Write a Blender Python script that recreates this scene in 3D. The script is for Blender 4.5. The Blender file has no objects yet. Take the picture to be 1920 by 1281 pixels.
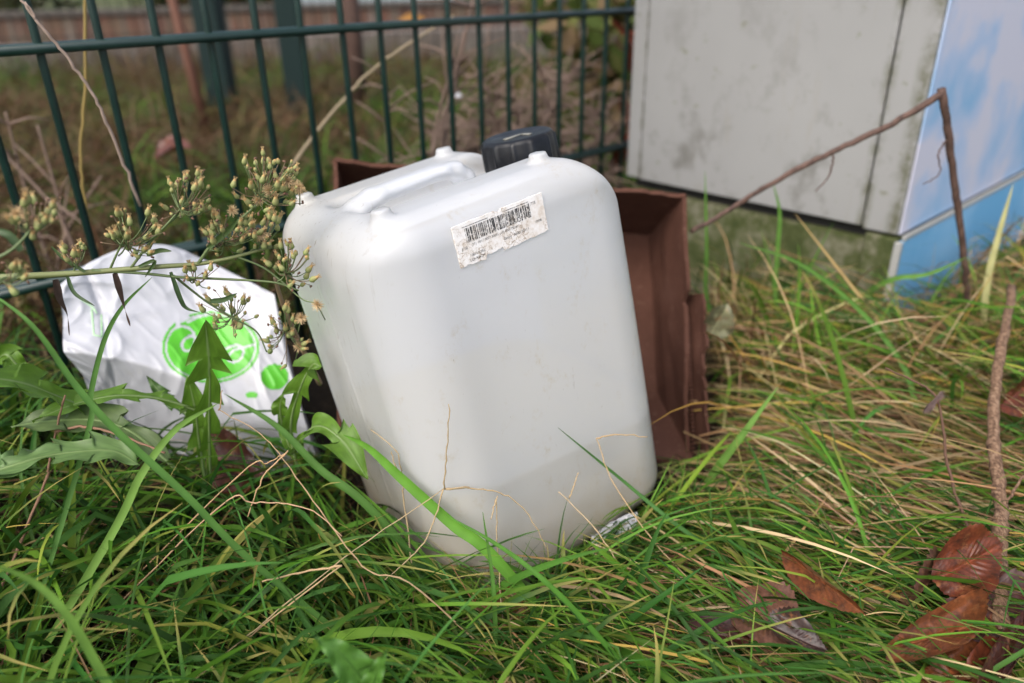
import bpy, bmesh, math, random
import numpy as np
from math import sin, cos, pi, radians, atan2, sqrt
from mathutils import Vector, Matrix
random.seed(7); rng = np.random.default_rng(11)
SC = bpy.context.scene; COL = SC.collection
# ------------------------------------------------------------------ camera
CH = .42; PITCH = radians(25.8); ROLL = radians(-1.0); FPX = 1420.
fw = np.array([0, cos(PITCH), -sin(PITCH)]); u0 = np.array([0, sin(PITCH), cos(PITCH)]); r0 = np.array([1., 0, 0])
CR = cos(ROLL)*r0+sin(ROLL)*u0; CU = -sin(ROLL)*r0+cos(ROLL)*u0; CO = np.array([0, 0, CH])
cam = bpy.data.cameras.new('camera'); camo = bpy.data.objects.new('camera', cam); COL.objects.link(camo)
M = Matrix([list(CR), list(CU), list(-fw)]).transposed().to_4x4(); M.translation = Vector(CO); camo.matrix_world = M
cam.sensor_width = 36; cam.lens = FPX/1920*36; cam.clip_start = .02; cam.clip_end = 200
cam.dof.use_dof = True; cam.dof.focus_distance = .50; cam.dof.aperture_fstop = 4.0
SC.camera = camo
def P(x, y, Y):            # point of the place seen at photo pixel (x,y), Y metres ahead of the camera foot
    d = CR*(x-960)+CU*(640.5-y)+fw*FPX; return CO+d*(Y/d[1])
def PP(x, y, d):           # third value: metres ahead, or (negative) minus the height above ground zero
    return P(x, y, d) if d > 0 else PZ(x, y, -d)
def PZ(x, y, z=0.):        # same, on the horizontal plane at height z
    d = CR*(x-960)+CU*(640.5-y)+fw*FPX; return CO+d*((z-CH)/d[2])
# ------------------------------------------------------------------ sky and light (overcast)
SUN_EL, SUN_AZ = radians(50), radians(214)
w = bpy.data.worlds.new('World'); SC.world = w; w.use_nodes = True; nt = w.node_tree
sky = nt.nodes.new('ShaderNodeTexSky'); sky.sky_type = 'NISHITA'; sky.sun_disc = False
sky.sun_elevation = SUN_EL; sky.sun_rotation = SUN_AZ; sky.air_density = 1.; sky.dust_density = 4.; sky.ozone_density = .6
hs = nt.nodes.new('ShaderNodeHueSaturation'); hs.inputs['Saturation'].default_value = .7
nt.links.new(sky.outputs[0], hs.inputs['Color']); nt.links.new(hs.outputs[0], nt.nodes['Background'].inputs[0])
nt.nodes['Background'].inputs[1].default_value = .15
sl = bpy.data.lights.new('sun', 'SUN'); sl.energy = .75; sl.angle = radians(60); sl.color = (1, .985, .96)
so = bpy.data.objects.new('sun', sl); COL.objects.link(so)
so.rotation_euler = Vector((sin(SUN_AZ)*cos(SUN_EL), cos(SUN_AZ)*cos(SUN_EL), sin(SUN_EL))).to_track_quat('Z', 'Y').to_euler()
SC.view_settings.view_transform = 'Standard'; SC.view_settings.look = 'None'; SC.view_settings.gamma = 1
SC.view_settings.exposure = 1.2
SC.cycles.max_bounces = 10; SC.cycles.transparent_max_bounces = 12; SC.cycles.use_denoising = True
# ------------------------------------------------------------------ helpers
def tag(o, label=None, cat=None, group=None, kind=None):
    if label: o['label'] = label
    if cat: o['category'] = cat
    if group: o['group'] = group
    if kind: o['kind'] = kind
    return o
def empty(name, loc, label, cat, group=None):
    o = bpy.data.objects.new(name, None); COL.objects.link(o); o.location = Vector(loc); o.empty_display_size = .02
    return tag(o, label, cat, group)
def link(name, me, mat=None, parent=None, smooth=True):
    o = bpy.data.objects.new(name, me); COL.objects.link(o)
    if mat: me.materials.append(mat)
    if smooth: me.polygons.foreach_set('use_smooth', [True]*len(me.polygons))
    if parent is not None:
        o.parent = parent; o.matrix_parent_inverse = Matrix.Translation(-Vector(parent.location))   # parts are modelled in world coordinates
    return o
def mesh(name, V, F, mat=None, parent=None, smooth=True, cols=None):
    me = bpy.data.meshes.new(name); V = np.asarray(V, float)
    if isinstance(F, np.ndarray) and F.ndim == 2:
        me.vertices.add(len(V)); me.vertices.foreach_set('co', V.ravel().astype(np.float32))
        k = F.shape[1]; me.loops.add(F.size); me.loops.foreach_set('vertex_index', F.ravel().astype(np.int32))
        me.polygons.add(len(F)); me.polygons.foreach_set('loop_start', np.arange(0, F.size, k, dtype=np.int32))
        me.update(calc_edges=True)
    else:
        me.from_pydata([tuple(v) for v in V], [], [tuple(int(i) for i in f) for f in F]); me.update()
    me.validate()
    if cols is not None:
        a = me.color_attributes.new('Col', 'FLOAT_COLOR', 'POINT'); c = np.ones((len(V), 4), np.float32); c[:, :3] = cols
        a.data.foreach_set('color', c.ravel())
    return link(name, me, mat, parent, smooth)
class MB:                  # collects shapes into ONE mesh
    def __init__(s): s.V = []; s.F = []; s.C = []
    def add(s, V, F, col=None):
        n = len(s.V); s.V += [tuple(v) for v in V]; s.F += [tuple(i+n for i in f) for f in F]
        s.C += [col if col is not None else (1, 1, 1)]*len(V)
    def tube(s, pts, rad, n=6, col=None, caps=True):
        pts = [np.asarray(p, float) for p in pts]; rad = [rad]*len(pts) if np.isscalar(rad) else rad
        V = []; F = []; prev = None
        for i, p in enumerate(pts):
            d = pts[min(i+1, len(pts)-1)]-pts[max(i-1, 0)]; d = d/(np.linalg.norm(d)+1e-12)
            if prev is None:
                a = np.array([0, 0, 1.]) if abs(d[2]) < .9 else np.array([1., 0, 0]); x = np.cross(d, a)
            else: x = prev-d*(prev@d)
            x /= np.linalg.norm(x)+1e-12; y = np.cross(d, x); prev = x
            for k in range(n):
                t = 2*pi*k/n; V.append(p+rad[i]*(cos(t)*x+sin(t)*y))
        for i in range(len(pts)-1):
            for k in range(n):
                a = i*n+k; b = i*n+(k+1) % n; F.append((a, b, b+n, a+n))
        if caps: F.append(tuple(range(n))[::-1]); F.append(tuple(range((len(pts)-1)*n, len(pts)*n)))
        s.add(V, F, col)
    def box(s, c, ax, ay, az, col=None):      # centre and three half-axis vectors
        c, ax, ay, az = [np.asarray(v, float) for v in (c, ax, ay, az)]
        V = [c+i*ax+j*ay+k*az for i in (-1, 1) for j in (-1, 1) for k in (-1, 1)]
        s.add(V, [(0, 1, 3, 2), (4, 6, 7, 5), (0, 4, 5, 1), (2, 3, 7, 6), (0, 2, 6, 4), (1, 5, 7, 3)], col)
    def build(s, name, mat, parent=None, smooth=True, cols=False, bevel=0):
        o = mesh(name, s.V, s.F, mat, parent, smooth, np.array(s.C) if cols else None)
        bm = bmesh.new(); bm.from_mesh(o.data); bmesh.ops.recalc_face_normals(bm, faces=bm.faces); bm.to_mesh(o.data); bm.free()
        if bevel:
            m = o.modifiers.new('b', 'BEVEL'); m.width = bevel; m.segments = 2; m.limit_method = 'ANGLE'
        return o
def spline(pts, n=8):      # Catmull-Rom through points
    pts = [np.asarray(p, float) for p in pts]; Q = [2*pts[0]-pts[1]]+pts+[2*pts[-1]-pts[-2]]; out = []
    for i in range(1, len(Q)-2):
        for k in range(n):
            t = k/n; a, b, c, d = Q[i-1:i+3]
            out.append(.5*(2*b+(c-a)*t+(2*a-5*b+4*c-d)*t*t+(3*b-a-3*c+d)*t**3))
    out.append(pts[-1]); return out
def nrm(v): v = np.asarray(v, float); return v/np.linalg.norm(v)
def surf_nets(f, o, h):    # iso-surface of a sampled field
    s = f < 0; nx, ny, nz = f.shape
    idx = -np.ones((nx-1, ny-1, nz-1), int); acc = np.zeros((nx-1, ny-1, nz-1, 3)); cnt = np.zeros((nx-1, ny-1, nz-1))
    cr = []
    for ax in range(3):
        a = [slice(None)]*3; b = [slice(None)]*3; a[ax] = slice(0, -1); b[ax] = slice(1, None)
        fa, fb = f[tuple(a)], f[tuple(b)]; e = (fa < 0) != (fb < 0); cr.append(e)
        I = np.argwhere(e); t = fa[e]/(fa[e]-fb[e]); p = I.astype(float); p[:, ax] += t
        o1, o2 = [k for k in range(3) if k != ax]
        for d1 in (0, -1):
            for d2 in (0, -1):
                J = I.copy(); J[:, o1] += d1; J[:, o2] += d2
                ok = ((J >= 0) & (J < np.array(cnt.shape))).all(1); J = J[ok]
                np.add.at(acc, tuple(J.T), p[ok]); np.add.at(cnt, tuple(J.T), 1)
    m = cnt > 0; idx[m] = np.arange(m.sum()); V = acc[m]/cnt[m][:, None]*h+o
    Fs = []
    for ax in range(3):
        I = np.argwhere(cr[ax]); o1, o2 = (ax+1) % 3, (ax+2) % 3
        I = I[(I[:, o1] > 0) & (I[:, o2] > 0) & (I[:, o1] < cnt.shape[o1]) & (I[:, o2] < cnt.shape[o2])]
        def g(d1, d2):
            J = I.copy(); J[:, o1] += d1; J[:, o2] += d2; return idx[tuple(J.T)]
        q = np.stack([g(-1, -1), g(0, -1), g(0, 0), g(-1, 0)], 1)
        flip = ~s[tuple(I.T)]; q[flip] = q[flip][:, ::-1]; Fs.append(q)
    return V, np.concatenate(Fs)
# ---- materials
def mat(name, col=(.5, .5, .5), rough=.6, spec=.5, vcol=False, nodes=None, trans=0., metal=0.):
    m = bpy.data.materials.new(name); m.use_nodes = True; nt = m.node_tree; b = nt.nodes['Principled BSDF']
    b.inputs['Base Color'].default_value = (*col, 1); b.inputs['Roughness'].default_value = rough
    b.inputs['Specular IOR Level'].default_value = spec; b.inputs['Metallic'].default_value = metal
    src = None
    if vcol:
        a = nt.nodes.new('ShaderNodeVertexColor'); a.layer_name = 'Col'; src = a.outputs[0]; nt.links.new(src, b.inputs['Base Color'])
    if nodes: src = nodes(nt, b, src) or src
    if trans:
        t = nt.nodes.new('ShaderNodeBsdfTranslucent'); mx = nt.nodes.new('ShaderNodeMixShader'); mx.inputs[0].default_value = trans
        if src: nt.links.new(src, t.inputs[0])
        else: t.inputs[0].default_value = (*col, 1)
        nt.links.new(b.outputs[0], mx.inputs[1]); nt.links.new(t.outputs[0], mx.inputs[2])
        nt.links.new(mx.outputs[0], nt.nodes['Material Output'].inputs[0])
    return m
def N(nt, typ, **k):
    n = nt.nodes.new('ShaderNode'+typ)
    for a, v in k.items():
        if a in n.inputs: n.inputs[a].default_value = v
        else: setattr(n, a, v)
    return n
def noise(nt, scale, detail=4, rough=.6, coord='Object', dist=0., stretch=None):
    tc = N(nt, 'TexCoord'); n = N(nt, 'TexNoise', Scale=scale, Detail=detail, Roughness=rough, Distortion=dist)
    if stretch:
        mp = N(nt, 'Mapping'); mp.inputs['Scale'].default_value = stretch; nt.links.new(tc.outputs[coord], mp.inputs[0]); nt.links.new(mp.outputs[0], n.inputs[0])
    else: nt.links.new(tc.outputs[coord], n.inputs[0])
    return n.outputs[0]
def ramp(nt, src, stops):
    r = N(nt, 'ValToRGB'); e = r.color_ramp.elements
    while len(e) < len(stops): e.new(.5)
    for k, (p, c) in enumerate(stops): e[k].position = p; e[k].color = (*c, 1) if len(c) == 3 else c
    nt.links.new(src, r.inputs[0]); return r.outputs[0]
def mixc(nt, fac, a, b, mode='MIX'):
    m = N(nt, 'MixRGB', blend_type=mode)
    for s, i in ((fac, 0), (a, 1), (b, 2)):
        if hasattr(s, 'links'): nt.links.new(s, m.inputs[i])
        elif i == 0: m.inputs[0].default_value = s
        else: m.inputs[i].default_value = (*s, 1)
    return m.outputs[0]
def bump(nt, b, h, strength=.3, dist=.001):
    n = N(nt, 'Bump', Strength=strength, Distance=dist); nt.links.new(h, n.inputs['Height']); nt.links.new(n.outputs[0], b.inputs['Normal'])
bw = [(.0, (0, 0, 0)), (1., (1, 1, 1))]
# ================================================================== GROUND
FD = np.array([.7277, .6859, 0]); FD /= np.linalg.norm(FD); FP = np.array([-.3974, .6943, 0]); FN = np.array([-FD[1], FD[0], 0])   # fence line
def vnoise(x, y, s, seed=0):
    x = np.asarray(x, float)*s+seed*17.3; y = np.asarray(y, float)*s-seed*9.1
    xi = np.floor(x); yi = np.floor(y); fx = x-xi; fy = y-yi; fx = fx*fx*(3-2*fx); fy = fy*fy*(3-2*fy)
    def hsh(a, b): v = np.sin(a*127.1+b*311.7+seed)*43758.5453; return v-np.floor(v)
    return (hsh(xi, yi)*(1-fx)+hsh(xi+1, yi)*fx)*(1-fy)+(hsh(xi, yi+1)*(1-fx)+hsh(xi+1, yi+1)*fx)*fy
def gz(x, y):
    x = np.asarray(x, float); y = np.asarray(y, float)
    z = -.022+.012*(vnoise(x, y, 9, 1)-.5)+.006*(vnoise(x, y, 30, 2)-.5)
    z = z+.03*np.clip((-x-.12)/.3, 0, 1)*np.clip((y)/.4, 0, 1)     # left side a little higher
    z = z+.015*np.clip((x-.3)/.3, 0, 1)
    return z
def axis(a, b, c, d, n1, n2):
    return np.concatenate([-np.geomspace(-a+1, -b+1, n1)[:-1]+1 if a < 0 else np.linspace(a, b, n1)[:-1], np.linspace(b, c, n2), np.geomspace(c, d, n1)[1:]])
gx = np.concatenate([np.linspace(-60, -1.6, 24)[:-1], np.linspace(-1.6, 1.6, 200), np.linspace(1.6, 60, 24)[1:]])
gy = np.concatenate([np.linspace(-20, -.2, 10)[:-1], np.linspace(-.2, 2.2, 160), np.linspace(2.2, 8, 30)[1:], np.linspace(8, 120, 20)[1:]])
X, Y = np.meshgrid(gx, gy, indexing='ij'); nX, nY = X.shape
i, j = np.meshgrid(np.arange(nX-1), np.arange(nY-1), indexing='ij'); q = (i*nY+j).ravel()
def m_ground(nt, b, s):
    tc = N(nt, 'TexCoord')
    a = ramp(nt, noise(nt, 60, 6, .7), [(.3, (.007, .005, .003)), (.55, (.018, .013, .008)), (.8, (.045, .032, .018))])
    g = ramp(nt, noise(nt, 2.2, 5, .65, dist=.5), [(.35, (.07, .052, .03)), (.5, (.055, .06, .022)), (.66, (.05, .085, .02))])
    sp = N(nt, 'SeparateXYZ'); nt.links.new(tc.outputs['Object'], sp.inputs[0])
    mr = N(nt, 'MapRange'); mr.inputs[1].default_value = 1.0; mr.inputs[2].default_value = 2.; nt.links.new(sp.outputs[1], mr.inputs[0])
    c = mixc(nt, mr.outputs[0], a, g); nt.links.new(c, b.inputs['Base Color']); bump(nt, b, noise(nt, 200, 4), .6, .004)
tag(mesh('ground', np.stack([X.ravel(), Y.ravel(), gz(X, Y).ravel()], 1), np.stack([q, q+nY, q+nY+1, q+1], 1), mat('soil', rough=.95, spec=.15, nodes=m_ground)), kind='structure')
# ================================================================== JERRYCAN
QM = np.array([[0.7933, -0.58, -0.1851], [0.5934, 0.8046, 0.0218], [0.1363, -0.1271, 0.9825]]); QO = np.array([-0.0287, 0.4121, -0.0205])
u_, s_, v_ = np.linalg.svd(QM); QM = u_@v_
CW, CD, CHH = .221, .189, .31
def cl(p): return (np.asarray(p)-QO)@QM           # world -> can
def cw(p): return np.asarray(p)@QM.T+QO           # can -> world
def smin(a, b, k): h = np.clip(.5+.5*(b-a)/k, 0, 1); return b*(1-h)+a*h-k*h*(1-h)
def smax(a, b, k): return -smin(-a, -b, k)
def rrect(x, y, cx, cy, hx, hy, r):
    qx = np.abs(x-cx)-hx+r; qy = np.abs(y-cy)-hy+r
    return np.sqrt(np.maximum(qx, 0)**2+np.maximum(qy, 0)**2)+np.minimum(np.maximum(qx, qy), 0)-r
def extr(d, z, z0, z1, r):
    a = d+r; b = np.abs(z-(z0+z1)/2)-(z1-z0)/2+r
    return np.minimum(np.maximum(a, b), 0)+np.sqrt(np.maximum(a, 0)**2+np.maximum(b, 0)**2)-r
def sd_base(x, y, z):
    d = rrect(x, y, CW/2, CD/2, CW/2, CD/2, .044)
    # faint recessed panel on the big faces
    pan = np.clip((np.minimum(np.minimum(x-.045, CW-.04-x), np.minimum(z-.05, .262-z)))/.022, 0, 1); pan = pan*pan*(3-2*pan)
    d = d+.0005*pan-.0012*np.sin(np.clip(z/CHH, 0, 1)*pi)
    f = extr(d, z, 0, CHH, .024)
    n = np.array([.70, .714]); f = smax(f, (x-(CW-.046))*n[0]+(z-CHH)*n[1], .009)
    n = np.array([-.75, .66]); f = smax(f, (x-.012)*n[0]+(z-CHH-.003)*n[1], .02)
    return f
def seg(x, y, z, a, b, r):
    ab = np.array(b)-np.array(a); L = ab@ab
    t = np.clip(((x-a[0])*ab[0]+(y-a[1])*ab[1]+(z-a[2])*ab[2])/L, 0, 1)
    return np.sqrt((x-a[0]-t*ab[0])**2+(y-a[1]-t*ab[1])**2+(z-a[2]-t*ab[2])**2)-r
CC = CD/2; CAPX = .188; PST = [(.030, .030), (.030, CD-.030), (.157, .030), (.157, CD-.030)]
def sd_can(x, y, z):
    f = sd_base(x, y, z)
    ch = extr(rrect(x, y, .16, CC, .124, .0365, .012), z, CHH-.024, CHH+.06, .008)      # channel for handle and cap
    f = smax(f, -ch, .010)
    hp = [(.026, CC, .294), (.042, CC, .306), (.058, CC, .3115), (.112, CC, .3135), (.124, CC, .310), (.131, CC, .303), (.135, CC, .284)]
    h = None
    for a, b in zip(hp[:-1], hp[1:]):
        s = seg(x, (y-CC)*.56+CC, z, a, b, .0072); h = s if h is None else smin(h, s, .003)
    h = smax(h, z-.3172, .003); f = smin(f, h, .006)
    f = f-.0007*np.exp(-((y-CC)/.0013)**2)*(x < .03)*(z < CHH-.012)
    nk = np.maximum(np.sqrt((x-CAPX)**2+(y-CC)**2)-.0245, np.abs(z-.295)-.022); f = smin(f, nk, .003)
    for px_, py_ in PST:
        r = np.sqrt((x-px_)**2+(y-py_)**2); f = smin(f, np.maximum(r-.0078+(z-CHH)*.3, np.abs(z-CHH+.004)-.0100)+.0, .003)
    return f
def field(fn, lo, hi, h, newton=2):
    ax = [np.arange(a, b, h) for a, b in zip(lo, hi)]; g = np.meshgrid(*ax, indexing='ij')
    V, F = surf_nets(fn(*g), np.array(lo), h)
    for _ in range(newton):
        e = 4e-4; f = fn(*V.T); G = np.stack([fn(*(V+d).T)-fn(*(V-d).T) for d in np.eye(3)*e], 1)/(2*e)
        V = V-np.clip(f, -.4*h, .4*h)[:, None]*G/np.maximum((G**2).sum(1), .2)[:, None]
    return V, F
def m_hdpe(name, col, tr, dirt=True):
    m = bpy.data.materials.new(name); m.use_nodes = True; nt = m.node_tree; nt.nodes.remove(nt.nodes['Principled BSDF']); out = nt.nodes['Material Output']
    c = None
    if dirt:
        tc = N(nt, 'TexCoord'); mp = N(nt, 'Mapping'); mp.inputs['Rotation'].default_value = (0, 0, -.5); nt.links.new(tc.outputs['Generated'], mp.inputs[0])
        big = ramp(nt, noise(nt, 13, 6, .7, 'Generated', .25, (1, 1, .8)), [(.55, (0, 0, 0)), (.70, (.5, .5, .5)), (.85, (.8, .8, .8))])
        fine = ramp(nt, noise(nt, 60, 5, .75, 'Generated'), [(.45, (0, 0, 0)), (.7, (1, 1, 1))])
        f1 = mixc(nt, 1., big, fine, 'MULTIPLY')
        st = ramp(nt, noise(nt, 1, 5, .7, 'Generated', .3, (70, 70, 6)), [(.60, (0, 0, 0)), (.70, (.75, .75, .75))])
        gx_ = N(nt, 'SeparateXYZ'); nt.links.new(tc.outputs['Generated'], gx_.inputs[0])
        mr = N(nt, 'MapRange'); mr.inputs[1].default_value = .34; mr.inputs[2].default_value = .12; nt.links.new(gx_.outputs[0], mr.inputs[0])
        f2 = mixc(nt, 1., st, mr.outputs[0], 'MULTIPLY')
        zz = N(nt, 'MapRange'); zz.inputs[1].default_value = .33; zz.inputs[2].default_value = .0; zz.inputs[4].default_value = .95; nt.links.new(gx_.outputs[2], zz.inputs[0])
        f3 = mixc(nt, 1., zz.outputs[0], ramp(nt, noise(nt, 20, 5, .7, 'Generated'), [(.3, (.5, .5, .5)), (.7, (1, 1, 1))]), 'MULTIPLY')
        sc_ = ramp(nt, noise(nt, 1, 2, .5, 'Generated', 1.2, (160, 160, 14)), [(.73, (0, 0, 0)), (.76, (.7, .7, .7))])
        f4 = mixc(nt, 1., sc_, fine, 'MULTIPLY')
        lw = N(nt, 'MapRange'); lw.inputs[1].default_value = .32; lw.inputs[2].default_value = .0; lw.inputs[4].default_value = .42; nt.links.new(gx_.outputs[0], lw.inputs[0])
        c = mixc(nt, f1, col, (.66, .54, .34)); c = mixc(nt, lw.outputs[0], c, (.86, .79, .60)); c = mixc(nt, f2, c, (.36, .29, .19)); c = mixc(nt, f3, c, (.72, .54, .22)); c = mixc(nt, f4, c, (.35, .33, .3))
    d = N(nt, 'BsdfDiffuse'); t = N(nt, 'BsdfTranslucent'); g = N(nt, 'BsdfGlossy', Roughness=.33)
    for n_ in (d, t):
        if c is not None: nt.links.new(c, n_.inputs[0])
        else: n_.inputs[0].default_value = (*col, 1)
    m1 = N(nt, 'MixShader'); m1.inputs[0].default_value = .58; nt.links.new(d.outputs[0], m1.inputs[1]); nt.links.new(t.outputs[0], m1.inputs[2])
    tp = N(nt, 'BsdfTransparent'); m2 = N(nt, 'MixShader'); m2.inputs[0].default_value = tr; nt.links.new(m1.outputs[0], m2.inputs[1]); nt.links.new(tp.outputs[0], m2.inputs[2])
    fr = N(nt, 'Fresnel', IOR=1.42); m3 = N(nt, 'MixShader'); nt.links.new(fr.outputs[0], m3.inputs[0]); nt.links.new(m2.outputs[0], m3.inputs[1]); nt.links.new(g.outputs[0], m3.inputs[2])
    bn = N(nt, 'Bump', Strength=.12, Distance=.0006); nt.links.new(noise(nt, 300, 3, .6), bn.inputs['Height'])
    for n_ in (d, g, fr): nt.links.new(bn.outputs[0], n_.inputs['Normal'])
    nt.links.new(m3.outputs[0], out.inputs[0]); return m
CAN = empty('jerrycan', (QO[0], QO[1], QO[2]), 'white translucent plastic jerrycan with black screw cap, part filled, leaning back in the grass', 'jerrycan')
V, F = field(sd_can, (-.008, -.008, -.008), (CW+.01, CD+.01, CHH+.025), .0019)
mesh('body', cw(V), F, m_hdpe('hdpe', (.945, .962, .99), .23), CAN)
LIQ = .0945
def sd_liq(x, y, z):
    wz = QM[2, 0]*x+QM[2, 1]*y+QM[2, 2]*z+QO[2]; return np.maximum(sd_base(x, y, z)+.0013, wz-LIQ)
V, F = field(sd_liq, (-.004, -.004, -.004), (CW+.008, CD+.008, .19), .003, 1)
mesh('liquid', cw(V), F, mat('liquid', (.36, .26, .075), .25, .3), CAN, smooth=False)
# cap
cb = MB(); nc = 120; rows = []
R0 = .0296
for zz, rr in [(.294, R0-.0005), (.2955, R0), (.316, R0-.0006), (.3185, R0-.0016), (.3198, R0-.004), (.3188, R0-.0075), (.3182, .012), (.3182, .0)]:
    ring = []
    for k in range(nc):
        a = 2*pi*k/nc; ph = (a*12/(2*pi)) % 1; rib = .0017*max(0, 1-abs(ph-.5)/.13)**.6 if zz < .317 else 0
        ring.append(cw((CAPX+(rr+rib)*cos(a), CC+(rr+rib)*sin(a), zz)))
    rows.append(ring)
Vc = [p for r in rows for p in r]; Fc = [(i*nc+k, i*nc+(k+1) % nc, (i+1)*nc+(k+1) % nc, (i+1)*nc+k) for i in range(len(rows)-1) for k in range(nc)]
cb.add(Vc, Fc)
def m_cap(nt, b, s):
    c = ramp(nt, noise(nt, 90, 5, .7), [(.4, (.003, .0033, .005)), (.65, (.008, .009, .011)), (.85, (.035, .032, .028))]); nt.links.new(c, b.inputs['Base Color'])
    r = ramp(nt, noise(nt, 60, 4), [(.3, (.28,)*3), (.7, (.5,)*3)]); nt.links.new(r, b.inputs['Roughness']); bump(nt, b, noise(nt, 900, 3), .25, .0004)
MCAP = mat('black_plastic', rough=.38, spec=.3, nodes=m_cap)
capo = cb.build('cap', MCAP, CAN)
em = MB()     # worn moulded mark on the cap top
cx3 = cw((CAPX, CC, .3189)); ax_, ay_, az_ = QM[:, 0], QM[:, 1], QM[:, 2]
em.box(cw((CAPX-.002, CC+.002, .3186)), ax_*.009, ay_*.0022, az_*.0005); em.box(cw((CAPX+.006, CC-.004, .3186)), ax_*.0016, ay_*.006, az_*.0005)
e_ = em.build('raised_mark', mat('cap_dust', (.16, .16, .14), .8), None); e_.parent = capo
# label
def m_label(nt, b, s):
    dust = ramp(nt, noise(nt, 120, 6, .7), [(.42, (.78, .75, .73)), (.68, (.58, .50, .42))])
    tc = N(nt, 'TexCoord'); vo = N(nt, 'TexVoronoi', feature='DISTANCE_TO_EDGE', Scale=170.); nz = N(nt, 'TexNoise', Scale=140., Detail=4.)
    nt.links.new(tc.outputs['Object'], nz.inputs[0]); mx = mixc(nt, .02, tc.outputs['Object'], nz.outputs['Color']); nt.links.new(mx, vo.inputs['Vector'])
    cr = ramp(nt, vo.outputs['Distance'], [(.0, (1,)*3), (.07, (0,)*3)]); g = ramp(nt, noise(nt, 60, 3), [(.44, (0,)*3), (.56, (1,)*3)])
    f = mixc(nt, 1., cr, g, 'MULTIPLY'); c = mixc(nt, f, dust, (.3, .22, .15)); nt.links.new(c, b.inputs['Base Color']); bump(nt, b, noise(nt, 250, 4), .3, .0004)
LX0, LX1, LZ0, LZ1 = .0590, .1315, .2700, .2975
def yface(x, z):           # front surface of the can under (x,z)
    ys = np.linspace(-.004, .02, 97); f = sd_base(np.full(97, x), ys, np.full(97, z)); k = np.argmax(f < 0); return ys[k]
YF = yface(.095, .284)
bm = bmesh.new(); out = []; nn = 60
for k in range(nn+1):
    t = k/nn; x = LX0+(LX1-LX0)*t; j_ = (vnoise(t*60, 3, 1, 5)-.5)*.0022+(vnoise(t*14, 5, 1, 5)-.5)*.0022+(.0022 if .27 < t < .47 else 0); out.append((x, LZ0+.0006+j_))
for k in range(8): out.append((LX1+(vnoise(k, 9, 1, 4)-.5)*.0006, LZ0+(LZ1-LZ0)*(k+.5)/8))
for k in range(nn+1):
    t = 1-k/nn; out.append((LX0+(LX1-LX0)*t, LZ1+(vnoise(t*40, 7, 1, 6)-.5)*.0007-(.0012 if .45 < t < .53 else 0)))
for k in range(8): out.append((LX0+(vnoise(k, 2, 1, 3)-.5)*.0008, LZ1-(LZ1-LZ0)*(k+.5)/8))
YL = YF-.0011
vs = [bm.verts.new(cw((x, YL, z))) for x, z in out]; f_ = bm.faces.new(vs)
r = bmesh.ops.extrude_face_region(bm, geom=[f_]); bmesh.ops.translate(bm, verts=[v for v in r['geom'] if isinstance(v, bmesh.types.BMVert)], vec=Vector(QM[:, 1]*.0011))
bmesh.ops.recalc_face_normals(bm, faces=bm.faces)
me = bpy.data.meshes.new('label'); bm.to_mesh(me); bm.free(); LAB = link('label', me, mat('paper_label', rough=.55, nodes=m_label), CAN, False)
def m_ink(nt, b, s):
    c = ramp(nt, noise(nt, 500, 4, .8), [(.52, (.02, .02, .022)), (.58, (.55, .53, .5))]); nt.links.new(c, b.inputs['Base Color'])
INK = mat('ink', rough=.6, nodes=m_ink)
ib = MB(); rb = random.Random(3); x = LX0+.0085
while x < LX1-.0125:
    wd = rb.choice([.00022, .00022, .0004, .00062, .0009]); z0 = LZ1-.0128+(.0016*rb.random() if rb.random() < .2 else 0)
    segs = [(z0, LZ1-.0036)]
    if rb.random() < .3: m_ = z0+rb.random()*.007; segs = [(z0, m_-.0005), (m_+.0005, LZ1-.0036)]
    for a, b_ in segs:
        if b_ > a: ib.box(cw((x+wd/2, YL-.00012, (a+b_)/2)), ax_*wd/2, ay_*.00006, az_*(b_-a)/2)
    x += wd+rb.choice([.0002, .0003, .0005, .0008])
for a, b_ in ((LX0+.007, LX0+.027), (LX0+.04, LX0+.060)): ib.box(cw(((a+b_)/2, YL-.00012, LZ1-.0024)), ax_*(b_-a)/2, ay_*.00006, az_*.00016)
def onlabel(o): o.parent = LAB
onlabel(ib.build('barcode', INK, None, False))
def text(s, x, z, size, parent_fn, mt=None):
    cu = bpy.data.curves.new('t', 'FONT'); cu.body = s; cu.size = size; to = bpy.data.objects.new('t', cu); COL.objects.link(to)
    bpy.context.view_layer.update(); me = bpy.data.meshes.new_from_object(to.evaluated_get(bpy.context.evaluated_depsgraph_get())); bpy.data.objects.remove(to)
    co = np.array([v.co[:] for v in me.vertices]); W_ = cw(np.stack([x+co[:, 0], np.full(len(co), YL-.00015), z+co[:, 1]], 1))
    me.vertices.foreach_set('co', W_.ravel()); me.update(); me.materials.clear(); o = link('printed_text', me, INK, None, False); onlabel(o); return o
text('(01)  0015 0077 30055 (10) 0000792461', LX0+.011, LZ1-.0158, .00235, 0)
text('Batch   0000792461', LX0+.036, LZ1-.0205, .0026, 0); text('00008', LX0+.0625, LZ1-.0180, .0023, 0)
text('JTSE', LX0+.0615, LZ1-.0052, .0025, 0); text('JTSE', LX0+.0035, LZ1-.0165, .0025, 0)
text('108190DEA', LX0+.008, LZ1-.0222, .0025, 0); text('LQHRBCM', LX0+.0075, LZ1-.0252, .0025, 0)
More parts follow.
